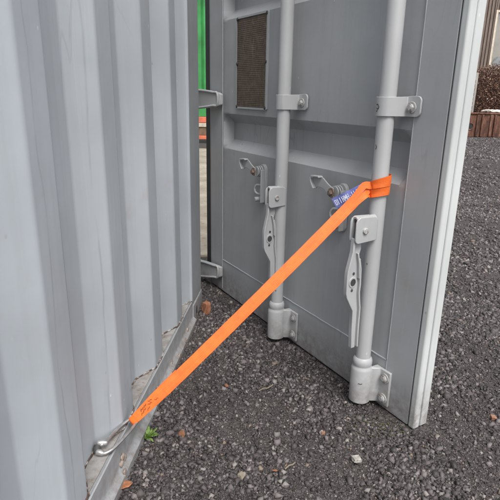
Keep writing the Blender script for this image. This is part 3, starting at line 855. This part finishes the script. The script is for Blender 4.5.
# sewn second layer at the hook end (loop through the wire) 
up = Vector((0, 0, 1)); nrm0 = ax.cross(wv[2]).normalized()
if nrm0.z < 0: nrm0 = -nrm0
e_pts = []; e_w = []; e_v = []
for i in range(9):
    a = pi * (i / 8) ; e_pts.append(start + ax * .004 - ax * .016 * sin(a) + nrm0 * (.006 * cos(a) + .0015)); e_w.append(.024); e_v.append(wv[1])
for i in range(1, 14):
    t = i / 13; p = start + ax * (.004 + .165 * t); e_pts.append(p + nrm0 * (-.0048 + .0015 * (1 - abs(2 * t - 1)))); e_w.append(.025 + .009 * min(1, t * 1.6)); e_v.append((wv[2] + ax * 0).normalized())
ribbon(e_pts, e_w, e_v, .0028, 'sewn_loop')
t_pts = []; 
for i in range(14):
    t = i / 13; t_pts.append(start + ax * (.004 + .105 * t) + nrm0 * (.0044 - .001 * t))
ribbon(t_pts, [.0255 + .0075 * min(1, i / 9) for i in range(14)], [wv[2]] * 14, .0026, 'sewn_loop')
# dark stitching marks on the sewn end
bm = bmesh.new()
for k, (a, b) in enumerate(((.026, -.004), (.031, .005), (.036, -.001), (.043, .006), (.047, -.006), (.058, .001), (.063, .007), (.079, -.003))):
    p = start + ax * a + wv[2] * b + nrm0 * .0062
    dq = random.choice((-1, 1)); tube(bm, [p - ax * .004 - wv[2] * .003 * dq, p + ax * .001 + wv[2] * .002 * dq, p + ax * .003 - wv[2] * .0015 * dq, p + ax * .007 + wv[2] * .002 * dq], random.uniform(.0006, .0012), 6)
sobj('stitching', bm, simple('brown_thread', (.16, .055, .02), .8))

# wrap round the door rod (choked)
UC, NC = 1.232, .050
def ring(r0, r1, a0, a1, zf, wf, tilt=0, n=44, name='wrap_loop', th=.0028):
    P, Wd, Wv = [], [], []
    for i in range(n + 1):
        t = i / n; a = radians(a0 + (a1 - a0) * t); r = r0 + (r1 - r0) * t
        P.append(DP(UC + r * cos(a), zf(t, a), NC + r * sin(a)))
        Wd.append(wf(t)); Wv.append((0, 0, 1) if not tilt else (Dd * tilt * cos(a) + DN * tilt * sin(a) + Vector((0, 0, 1))).normalized())
    return ribbon(P, Wd, Wv, th, name)
# inner turn
ring(.0268, .0275, 100, -262, lambda t, a: .7425 + .010 * cos(a + radians(45)), lambda t: .040 + .002 * math.sin(t * 9))
# the eye of the strap: two lips that part at the choke, leaving a small dark mouth, and close round the rod
def lip(r, z_start, z_a, z_b, w0, w1, side, a0, a1, lift, name='choke_eye'):
    ctrl = [CHOKE - ax * .085 + nrm0 * (-.0008) + wv[-4] * side * .6, CHOKE - ax * .038 + nrm0 * (.005 + lift) + wv[-3] * side, CHOKE - ax * .012 + nrm0 * (.0055 + lift) + wv[-2] * side + Vector((0, 0, z_start))]
    n = 14
    for i in range(n + 1):
        t = i / n; a = radians(a0 + (a1 - a0) * t)
        ctrl.append(DP(UC + r * cos(a), z_a + (z_b - z_a) * t + .002 * math.sin(t * 7) + .010 * cos(a + radians(45)), NC + r * sin(a)))
    P = smooth_path(ctrl, 3); m = len(P) - 1
    Wd = [w0 + (w1 - w0) * min(1, i / m * 1.6) for i in range(m + 1)]
    Wv = []
    for i in range(m + 1):
        k = min(1, max(0, (i / m - .04) / .22)); Wv.append((wv[-4] * (1 - k) + Vector((0, 0, 1)) * k).normalized())
    cu = [.0025 * math.sin(pi * min(1, i / m * 1.5)) for i in range(m + 1)]
    ribbon(P, Wd, Wv, .0026, name, curl=cu)
lip(.0318, .006, .7560, .7570, .018, .032, .008, 96, -120, .0005)
lip(.0306, -.004, .7300, .7300, .018, .030, -.009, 104, -118, .0)
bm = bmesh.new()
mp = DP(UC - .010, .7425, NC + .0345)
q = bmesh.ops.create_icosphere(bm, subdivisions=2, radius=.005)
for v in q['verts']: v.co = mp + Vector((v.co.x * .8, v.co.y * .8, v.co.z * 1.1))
sobj('eye_opening_shade', bm, M['eye_shade'], smooth=True)  # dark ball painted as the shade inside the mouth

# blue printed tag sewn at the choke
TA = CHOKE - ax * .020 + Vector((0, 0, .010)); TB = DP(1.168, .690, .163)
tdir = (TB - TA).normalized(); vdir = (Vector((0, 0, 1.0)) - TB).normalized(); tw = tdir.cross(vdir).normalized()
if tw.z < 0: tw = -tw
tn = tw.cross(tdir).normalized()
if tn.dot(vdir) < 0: tn = -tn
P = []; 
for i in range(13):
    t = i / 12; P.append(TA.lerp(TB, t) + tn * (.004 * math.sin(3.0 * t) + .0016 * math.sin(13 * t)))
ribbon(P, [.032] * 13, [tw] * 13, .0012, 'label_tag', 'tag')
bm = bmesh.new()
# white blocky print on the tag: strokes of worn capitals
LT = (TB - TA).length
def stroke(x0, y0, x1, y1, wdt=.0018):
    a = TA + tdir * x0 * LT + tw * (y0 - .5) * .025; b = TA + tdir * x1 * LT + tw * (y1 - .5) * .025
    t0 = tn * (.0013 + .004 * math.sin(3.0 * (x0 + x1) / 2) + .0016 * math.sin(13 * (x0 + x1) / 2)); d = (b - a).normalized(); s_ = d.cross(tn) * wdt / 2
    vs = [bm.verts.new(q + t0) for q in (a - s_, a + s_, b + s_, b - s_)] + [bm.verts.new(q + t0 - tn * .0004) for q in (a - s_, a + s_, b + s_, b - s_)]
    bm.faces.new(vs[:4])
    for k in range(4): bm.faces.new((vs[k], vs[(k + 1) % 4], vs[4 + (k + 1) % 4], vs[4 + k]))
x = .95
for g in ('O', 'I', 'l', 'H', 'M', 'H', '-', 'I', 'L', 'O', 'I'):
    w_ = .07
    if g == 'O':
        for s4 in ((x, .2, x, .8), (x - w_ * .7, .2, x - w_ * .7, .8), (x, .8, x - w_ * .7, .8), (x, .2, x - w_ * .7, .2)): stroke(*s4)
    elif g == 'H':
        for s4 in ((x, .15, x, .85), (x - w_ * .7, .15, x - w_ * .7, .85), (x, .5, x - w_ * .7, .5)): stroke(*s4)
    elif g == 'M':
        for s4 in ((x, .15, x, .85), (x - w_ * .8, .15, x - w_ * .8, .85), (x, .85, x - w_ * .4, .4), (x - w_ * .4, .4, x - w_ * .8, .85)): stroke(*s4)
    elif g == '-': stroke(x, .5, x - w_ * .5, .5)
    elif g == 'L':
        stroke(x, .15, x, .85); stroke(x, .15, x - w_ * .6, .15)
    else: stroke(x - .01, .15, x - .01, .85)
    x -= w_ + .012
sobj('tag_print', bm, M['tagprint'])

# steel wire hook
e1 = Vector((-.3770, 1.0720, .142)); e2 = Vector((-.3830, 1.0560, .128))
wp = [e1 + Vector((.002, 0, -.034)), e1 + Vector((-.001, 0, -.012)), Vector((-.3690, 1.0640, .140)), Vector((-.3600, 1.0800, .139)), Vector((-.3500, 1.1180, .137)), Vector((-.3320, 1.1560, .139)),
      Vector((-.3120, 1.1790, .141)), Vector((-.3010, 1.1790, .139)), Vector((-.3000, 1.1660, .136)), Vector((-.3130, 1.1240, .134)), Vector((-.3300, 1.0830, .131)), Vector((-.3420, 1.0600, .129)), Vector((-.3580, 1.0480, .127)), e2 + Vector((.004, -.004, -.002)), e2 + Vector((.003, 0, -.022))]
bm = bmesh.new(); tube(bm, smooth_path(wp), .0046, 12); sobj('wire_hook', bm, M['steel'], smooth=True)
for a, b in ((Vector((-.3820, 1.0660, .143)), Vector((-.3560, 1.0720, .141))), (Vector((-.3800, 1.0500, .130)), Vector((-.3590, 1.0480, .127)))):
    d = (b - a).normalized(); bm = bmesh.new(); tube(bm, [a, a + d * .0015, a + d * .004, (a + b) / 2, b - d * .004, b - d * .0015, b], [.0030, .0060, .0074, .0076, .0068, .0058, .0048], 16); sobj('hook_sleeve', bm, M['whitepvc'], smooth=True)
bm = bmesh.new(); tube(bm, [Vector((-.3790, 1.0640, .138)), Vector((-.3800, 1.0590, .133)), Vector((-.3770, 1.0530, .125))], [.0085, .0095, .0085], 12); sobj('hook_jaw', bm, M['darkhole'], smooth=True)

# ------------------------------------------------------------------ weed and litter
def gz(x, y): return float(ground_h(x, y))
def leafblade(bm, base, yaw, ln, wd_, rise, droop):
    d = Vector((cos(yaw), sin(yaw), 0)); s_ = Vector((-sin(yaw), cos(yaw), 0)); prev = None
    for i in range(6):
        t = i / 5; p = base + d * ln * t + Vector((0, 0, rise * t - droop * t * t))
        w2 = wd_ * (.35 + .65 * math.sin(pi * min(1, t * .9 + .08)))
        if i == 5: w2 = .0005
        row = [bm.verts.new(p - s_ * w2), bm.verts.new(p + Vector((0, 0, -.0018))), bm.verts.new(p + s_ * w2)]
        if prev:
            for j in range(2): bm.faces.new((prev[j], prev[j + 1], row[j + 1], row[j]))
        prev = row
t = NT('weed_leaf'); c = t.mix(t.ramp(t.noise(90, 4), [(.3, 0), (.7, 1)]), (.10, .19, .035), (.22, .33, .08))
wm = t.out(c, .5); t.b.inputs['Subsurface Weight'].default_value = 0
wx, wy = -.296, 1.262
weed = empty('weed_plant', (wx, wy, gz(wx, wy)))
tag(weed, 'small bright green weed rosette growing in gravel beside the container foot', 'plant')
for k in range(24):
    bm = bmesh.new(); leafblade(bm, Vector((0, 0, .006)), k * 2.399 + random.uniform(-.2, .2), random.uniform(.014, .036), random.uniform(.0032, .0052), random.uniform(.016, .038), random.uniform(.006, .018))
    o = mesh_obj('leaf', bm, wm, weed, smooth=True); m = o.modifiers.new('solid', 'SOLIDIFY'); m.thickness = .0005

def litter_leaf(x, y, s, colr, label, cat='leaf', yaw=0, name='fallen_leaf', lift=.010):
    bm = bmesh.new(); n = 7; rows = []
    for i in range(n):
        t_ = i / (n - 1); w2 = s * .42 * (math.sin(pi * (.06 + .88 * t_))) * random.uniform(.8, 1.15)
        rows.append([bm.verts.new(((t_ - .5) * s * 1.3, q * w2, .25 * abs(q) * w2 + random.uniform(0, s * .09))) for q in (-1, -.5, 0, .5, 1)])
    for i in range(n - 1):
        for j in range(4): bm.faces.new((rows[i][j], rows[i][j + 1], rows[i + 1][j + 1], rows[i + 1][j]))
    o = mesh_obj(name, bm, simple(name + '_surface', colr, .8, 0, .35, 60, .6), None, smooth=True)
    m = o.modifiers.new('solid', 'SOLIDIFY'); m.thickness = .0008
    o.location = (x, y, gz(x, y) + lift); o.rotation_euler = (random.uniform(-.25, .25), random.uniform(-.25, .25), yaw)
    tag(o, label, cat); return o
def pebble(x, y, s, colr, label, cat='stone', name='pebble', sc=(1, .75, .6), yaw=0, lift=.3):
    bm = BX((-s * sc[0] * .8, -s * sc[1] * .8, -s * sc[2] * .8), (s * sc[0] * .8, s * sc[1] * .8, s * sc[2] * .8)); bmesh.ops.subdivide_edges(bm, edges=bm.edges[:], cuts=2, use_grid_fill=True)
    for v in bm.verts: v.co = Vector([q * (1 + random.uniform(-.16, .16)) + random.uniform(-.08, .08) * s for q in v.co])
    o = mesh_obj(name, bm, simple(name + '_surface', colr, .88, 0, .35, 90, .8), None, bevel=.0006)
    o.location = (x, y, gz(x, y) + s * lift + .004); o.rotation_euler = (random.uniform(-.25, .25), random.uniform(-.25, .25), yaw)
    tag(o, label, cat); return o
litter_leaf(-.318, 1.062, .034, (.30, .125, .06), 'orange brown fallen leaf in the gravel at the container foot', yaw=.6)
litter_leaf(-.197, 1.283, .026, (.19, .085, .045), 'dull brown fallen leaf in the gravel to the right of the weed', yaw=1.9)
litter_leaf(.080, 1.139, .012, (.26, .11, .055), 'small orange scrap of leaf on the gravel near a pale stone', yaw=.2, cat='leaf')
litter_leaf(-.075, 1.55, .014, (.24, .10, .05), 'small rusty leaf scrap on fine gravel below the orange strap', yaw=2.2)
bm = BX((-.014, -.020, -.035), (.014, .020, .035)); bmesh.ops.subdivide_edges(bm, edges=bm.edges[:], cuts=2, use_grid_fill=True)
for v in bm.verts: v.co = Vector([q * (1 + random.uniform(-.18, .18)) + random.uniform(-.002, .002) for q in v.co])
o = mesh_obj('brick_fragment', bm, simple('brick_surface', (.27, .115, .062), .9, 0, .4, 60, .8), None, bevel=.001); o.location = (-.203, 2.150, .030); o.rotation_euler = (.1, .2, .5)
tag(o, 'terracotta brick fragment standing against the container corner foot', 'brick fragment')
pebble(.312, 1.176, .014, (.30, .285, .26), 'pale squarish stone in the gravel, nearest the camera on the right', 'stone', 'pale_stone', (1, .95, .42), .3, .95)
pebble(-.011, 1.121, .011, (.27, .235, .18), 'small buff stone in the gravel at the front centre', 'stone', 'pale_stone', (1, .8, .7), .9)
pebble(.800, 1.391, .011, (.27, .14, .09), 'orange stone lying in the gravel right of the door corner', 'stone', 'orange_stone', (1, .8, .7))
pebble(.235, 1.300, .007, (.26, .14, .09), 'tiny orange stone in the gravel left of the door corner', 'stone', 'orange_stone', (1, .8, .8))
def twig(x, y, pts_, r, label):
    bm = bmesh.new(); tube(bm, smooth_path([Vector(p) for p in pts_], 3), r, 7)
    o = mesh_obj('twig', bm, simple('twig_bark', (.21, .18, .13), .9, 0, .3, 90), None, smooth=True); o.location = (x, y, gz(x, y) + .010); tag(o, label, 'twig')
twig(.065, 1.533, [(-.025, -.014, .002), (-.008, -.002, .006), (.006, .004, .003), (.026, .022, .006)], .0019, 'pale broken twig on gravel between the strap and the door')
twig(.120, 1.151, [(-.012, -.010, .002), (0, .001, .005), (.010, .006, .004), (.018, .016, .003)], .0020, 'short pale twig in the gravel at the front centre')
# green moss film on the stones by the door corner
bm = bmesh.new()
for k in range(70):
    a = random.uniform(0, 2 * pi); r = random.random() ** .6
    x = .40 + .10 * r * cos(a); y = 1.335 + .05 * r * sin(a)
    q = bmesh.ops.create_icosphere(bm, subdivisions=1, radius=random.uniform(.0015, .0036))
    for v in q['verts']: v.co = Vector((v.co.x * 1.3 + x, v.co.y + y, v.co.z * .5 + gz(x, y) + .006))
o = mesh_obj('moss', bm, simple('moss', (.062, .066, .030), .95, 0, .4, 90), None)
tag(o, 'yellow green moss tufts in the gravel under the door corner', 'moss', kind='stuff')

# ------------------------------------------------------------------ beyond the hinge gap
def conc():
    t = NT('pale_yard_concrete')
    c = t.ramp(t.noise(3.5, 7, rough=.65), [(.3, (.19, .165, .13)), (.55, (.31, .27, .215)), (.8, (.44, .385, .31))])
    v = t.voro(16); c = t.mix(t.ramp(v.outputs['Distance'], [(.16, .8), (.30, 0)]), c, (.22, .17, .12))
    t.bump(t.noise(80, 5), .5, .003); return t.out(c, .9)
bm = BX((-9, 3.02, -.05), (.02, 9.3, .022)); o = mesh_obj('yard_slab', bm, conc(), None, bevel=.01); tag(o, kind='structure')
bm = bmesh.new()

gw = empty('green_container', (-2.4, 10.75, .52)); tag(gw, 'bright green ribbed steel container raised on beams, seen through the hinge gap', 'shipping container')
gm = simple('green_paint', (.035, .235, .060), .55, 0, .30, 3, .15)
P2 = []
x = -3.0
while x < 3.0: P2 += [(x, 0), (x + .14, 0), (x + .20, .05), (x + .34, .05)]; x += .40
P2.append((3.0, 0))
bm = bmesh.new(); rows = [[bm.verts.new((px, py + .03, z)) for px, py in P2] for z in (.17, 2.45)]
for j in range(len(P2) - 1): bm.faces.new((rows[0][j], rows[0][j + 1], rows[1][j + 1], rows[1][j]))
o = mesh_obj('side_wall', bm, gm, gw); m = o.modifiers.new('solid', 'SOLIDIFY'); m.thickness = .003
mesh_obj('bottom_rail', BX((-3.1, -.02, 0), (3.1, .10, .168)), gm, gw, bevel=.006)
mesh_obj('top_rail', BX((-3.1, -.02, 2.455), (3.1, .10, 2.60)), gm, gw, bevel=.006)
mesh_obj('corner_post', BX((-3.2, -.03, .003), (-3.101, .12, 2.60)), gm, gw, bevel=.006)
mesh_obj('corner_post', BX((3.101, -.03, .003), (3.2, .12, 2.60)), gm, gw, bevel=.006)
mesh_obj('body_shell', BX((-3.09, .105, .01), (3.09, 2.4, 2.59)), gm, gw, bevel=.01)
def slab(name, x0, x1, y0, y1, z0, z1, mat, label, cat, bevel=.006, group=None):
    o = mesh_obj(name, BX((-(x1 - x0) / 2, -(y1 - y0) / 2, 0), ((x1 - x0) / 2, (y1 - y0) / 2, z1 - z0)), mat, None, bevel=bevel)
    o.location = ((x0 + x1) / 2, (y0 + y1) / 2, z0); tag(o, label, cat, group); return o
om = simple('orange_steel', (.50, .13, .07), .6, 0, .4, 6)
slab('steel_beam', -4.6, .4, 10.60, 10.85, .405, .518, om, 'upper orange steel beam directly under the green container', 'beam')
slab('timber_bearer', -4.2, .2, 10.60, 10.90, .318, .398, simple('pale_timber', (.42, .38, .31), .85, 0, .3, 10), 'pale grey timber bearer between orange beam and dark timber', 'timber')
slab('timber_bearer', -4.2, .2, 10.62, 10.92, .150, .316, simple('dark_timber', (.13, .085, .055), .85, 0, .4, 10), 'thick dark brown timber bearer under the pale bearer', 'timber')
slab('steel_beam', -4.6, .4, 10.55, 10.80, .075, .146, om, 'lower orange steel beam resting on black rubber blocks', 'beam')
for xx, lb in ((-4.3, 'left end of'), (-2.6, 'middle of'), (-1.05, 'hinge gap side of')):
    o = slab('rubber_block', xx - .14, xx + .14, 10.5, 10.8, 0, .073, M['black'], 'black rubber block under the ' + lb + ' the lower orange beam', 'block', group='rubber blocks under the lower orange beam')

# ------------------------------------------------------------------ beyond the door's free edge
# brown ribbed building with a framed window
bd = empty('ribbed_building', (6.2, 15, 0)); tag(bd, 'brown vertically ribbed metal clad building with cream framed window, far right', 'building')
def clad_mat():
    t = NT('brown_cladding')
    c = t.mix(t.ramp(t.noise(6, 6, t.vec((3, 3, .5)), .65), [(.35, 0), (.68, 1)]), (.13, .095, .075), (.22, .175, .145))
    t.bump(t.noise(30, 4), .3, .003); return t.out(c, .6)
cm = clad_mat()
pit = .092; P3 = []
x = 0.06
def cladding(x0, x1, z0, z1, name='cladding'):
    P = []; x = x0
    while x < x1: P += [(x, 0), (x + .045, 0), (x + .052, .035), (x + .085, .035)]; x += pit
    bm = bmesh.new(); rows = [[bm.verts.new((px, py, z)) for px, py in P] for z in (z0, z1)]
    for j in range(len(P) - 1): bm.faces.new((rows[0][j], rows[0][j + 1], rows[1][j + 1], rows[1][j]))
    o = mesh_obj(name, bm, cm, bd); m = o.modifiers.new('solid', 'SOLIDIFY'); m.thickness = .002
cladding(0.0, .40, 0, 5.0); cladding(.40, 2.35, 3.28, 5.0); cladding(.40, 2.35, 0, 1.62); cladding(2.35, 8.0, 0, 5.0)
mesh_obj('wall', BX((-.02, .06, 0), (8.1, 6, 5.05)), simple('dark_wall', (.05, .045, .04), .9), bd)
mesh_obj('roof', BX((-.2, -.25, 5.06), (8.3, 6.2, 5.2)), simple('grey_roof', (.2, .2, .2), .7), bd, bevel=.01)
fm = simple('cream_frame', (.60, .52, .42), .6, 0, .15, 12)
win = mesh_obj('window', BX((.46, .035, 1.68), (2.30, .05, 3.22)), simple('pale_blind', (.62, .56, .50), .8, 0, .08, 3), bd)
for (a, b) in (((.40, -.03, 1.62), (.455, .055, 3.28)), ((2.305, -.03, 1.62), (2.36, .055, 3.28)), ((.456, -.03, 3.225), (2.304, .055, 3.28)), ((.456, -.03, 1.62), (2.304, .055, 1.675)), ((1.36, -.025, 1.676), (1.40, .034, 3.224))):
    mesh_obj('window_frame', BX(a, b), fm, win, bevel=.004)
def clut():
    t = NT('stored_goods'); v = t.voro(9); c = t.mix(t.ramp(t.noise(7, 4), [(.4, 0), (.6, 1)]), (.20, .20, .20), (.50, .50, .52))
    return t.out(c, .7)
sackm = clut()
for k in range(22):
    bm = bmesh.new(); q = bmesh.ops.create_icosphere(bm, subdivisions=2, radius=random.uniform(.08, .16))
    cx_, cz_ = random.uniform(.55, 2.2), 1.76 + random.uniform(0, .42)
    for v in q['verts']: v.co = Vector((v.co.x * 1.2 * random.uniform(.93, 1.07) + cx_, v.co.y * .10 + .018 - k * .0005, v.co.z * random.uniform(.9, 1.1) + cz_))
    mesh_obj('stored_sack', bm, sackm, win, smooth=True)
t = NT('window_glass'); t.b.inputs['Transmission Weight'].default_value = 1; gl = t.out((.9, .92, .92), .03); 
mesh_obj('window_pane', BX((.456, -.006, 1.676), (1.359, -.002, 3.224)), gl, win); mesh_obj('window_pane', BX((1.401, -.006, 1.676), (2.304, -.002, 3.224)), gl, win)

# copper coloured hedge in front of the cladding
def hedge(name, x0, x1, y0, y1, z1, n, label):
    def f():
        t = NT('copper_leaves'); at = t.n.new("ShaderNodeAttribute"); at.attribute_name = 'tone'
        c = t.ramp(at.outputs['Fac'], [(0, (.06, .030, .022)), (.5, (.15, .072, .046)), (.85, (.23, .125, .085)), (1, (.42, .32, .25))])
        return t.out(c, .75)
    V, F, tn_ = [], [], []
    for k in range(n):
        c = Vector((random.uniform(x0, x1), y0 + (y1 - y0) * random.random() ** 1.6, .08 + (z1 - .08) * random.random()))
        c.z += .10 * math.sin(c.x * 4.1) * (c.z / z1) + random.uniform(-.04, .05)
        a = Vector([random.gauss(0, 1) for _ in range(3)]).normalized(); b = a.cross(Vector([random.gauss(0, 1) for _ in range(3)])).normalized()
        s_ = random.uniform(.012, .030); i = len(V)
        V += [c - a * s_, c + b * s_ * .55, c + a * s_, c - b * s_ * .55]; F.append((i, i + 1, i + 2, i + 3)); tn_ += [random.random()] * 4
    me = bpy.data.meshes.new('foliage'); me.from_pydata([v[:] for v in V], [], F); at = me.attributes.new('tone', 'FLOAT', 'POINT')
    at.data.foreach_set('value', tn_); me.materials.append(f())
    r = empty(name, ((x0 + x1) / 2, (y0 + y1) / 2, 0)); tag(r, label, 'hedge')
    o = bpy.data.objects.new('foliage', me); col.objects.link(o); o.parent = r; o.matrix_parent_inverse = Matrix.Translation((-(x0 + x1) / 2, -(y0 + y1) / 2, 0)); o['kind'] = 'stuff'
    bm = bmesh.new()
    for k in range(int((x1 - x0) * 5)):
        px = random.uniform(x0, x1); py = random.uniform(y0 + .1, y1)
        tube(bm, [Vector((px, py, 0)), Vector((px + random.uniform(-.1, .1), py, z1 * .5)), Vector((px + random.uniform(-.2, .2), py, z1 * .92))], [.014, .010, .004], 5)
    o = mesh_obj('stems', bm, M['rust'], r); o.matrix_parent_inverse = Matrix.Translation((-(x0 + x1) / 2, -(y0 + y1) / 2, 0)); o['kind'] = 'stuff'
hedge('copper_hedge', 6.13, 9.6, 14.25, 14.85, 1.72, 52000, 'rust brown leafy hedge growing behind the rusty steel trough')

# rusty trough with ribs and a round opening
rm = NT('flaky_rust'); c = rm.ramp(rm.noise(5, 7, rm.vec((2, 2, .6)), .7), [(.34, (.035, .020, .015)), (.48, (.11, .045, .028)), (.6, (.17, .085, .055)), (.72, (.33, .24, .19))]); rm.bump(rm.noise(25, 5), .8, .01); rusty = rm.out(c, .85)
tr = empty('rusty_trough', (5.40, 13.55, 0)); tag(tr, 'rusty brown steel trough with ribs standing on the gravel before the hedge', 'trough')
mesh_obj('front_plate', BX((0, 0, 0), (3.8, .05, .58)), rusty, tr, bevel=.01)
mesh_obj('end_plate', BX((0, .051, 0), (.05, .60, .58)), rusty, tr, bevel=.01)
mesh_obj('back_plate', BX((.051, .55, 0), (3.8, .60, .58)), rusty, tr, bevel=.01)
mesh_obj('infill', BX((.052, .052, 0), (3.78, .549, .50)), simple('soil', (.09, .055, .035), .95), tr)
for k, rx_ in enumerate((.02, .47, .60, .82, .93, 1.20, 1.55, 1.68, 2.1, 2.6, 3.1, 3.6)):
    mesh_obj('rib', BX((rx_, -.045, .01), (rx_ + .05 + .02 * (k % 2), -.001, .57)), rusty, tr, bevel=.012)
mesh_obj('rim', BX((-.02, -.03, .582), (3.82, .09, .625)), rusty, tr, bevel=.01)
bm = bmesh.new(); prism(bm, [(.33 + .07 * cos(2 * pi * k / 18), .27 + .075 * sin(2 * pi * k / 18)) for k in range(18)], -.006, -.001, lambda p, q, d: (p, d, q)); mesh_obj('round_opening', bm, M['black'], tr)
bm = bmesh.new(); tube(bm, [Vector((.33 + .08 * cos(2 * pi * k / 18), -.008, .27 + .085 * sin(2 * pi * k / 18))) for k in range(18)], .012, 6, closed=True); mesh_obj('opening_rim', bm, rusty, tr, smooth=True)
bm = bmesh.new(); rp = [Vector((.62 + .10 * math.sin(k * 1.3) + k * .022, .03 + .05 * cos(k * 1.9), .65 + .02 * (k % 3))) for k in range(22)]
tube(bm, smooth_path(rp, 3), .020, 7); o = mesh_obj('white_rope', bm, simple('white_rope', (.66, .62, .56), .8), None, smooth=True); o.location = (5.40, 13.55, 0); tag(o, 'tangled white rope lying on the rim of the rusty trough', 'rope')
# pale slotted upright
ru = empty('slotted_upright', (5.815, 14.0, 0)); tag(ru, 'pale steel rack upright with dark slots left of the copper hedge', 'rack post')
pm = simple('pale_steel', (.33, .30, .27), .5, .1, .2, 6)
mesh_obj('post', BX((.015, 0, 0), (.135, .06, 1.62)), pm, ru, bevel=.006)
sl = None
for k in range(12):
    if sl is None: sl = mesh_obj('slot', BX((-.022, -.003, 0), (.022, -.001, .075)), M['black'], ru); sl.location = (.055, 0, .14)
    else:
        c_ = sl.copy(); col.objects.link(c_); c_.parent = ru; c_.location = (.055, 0, .14 + k * .112)
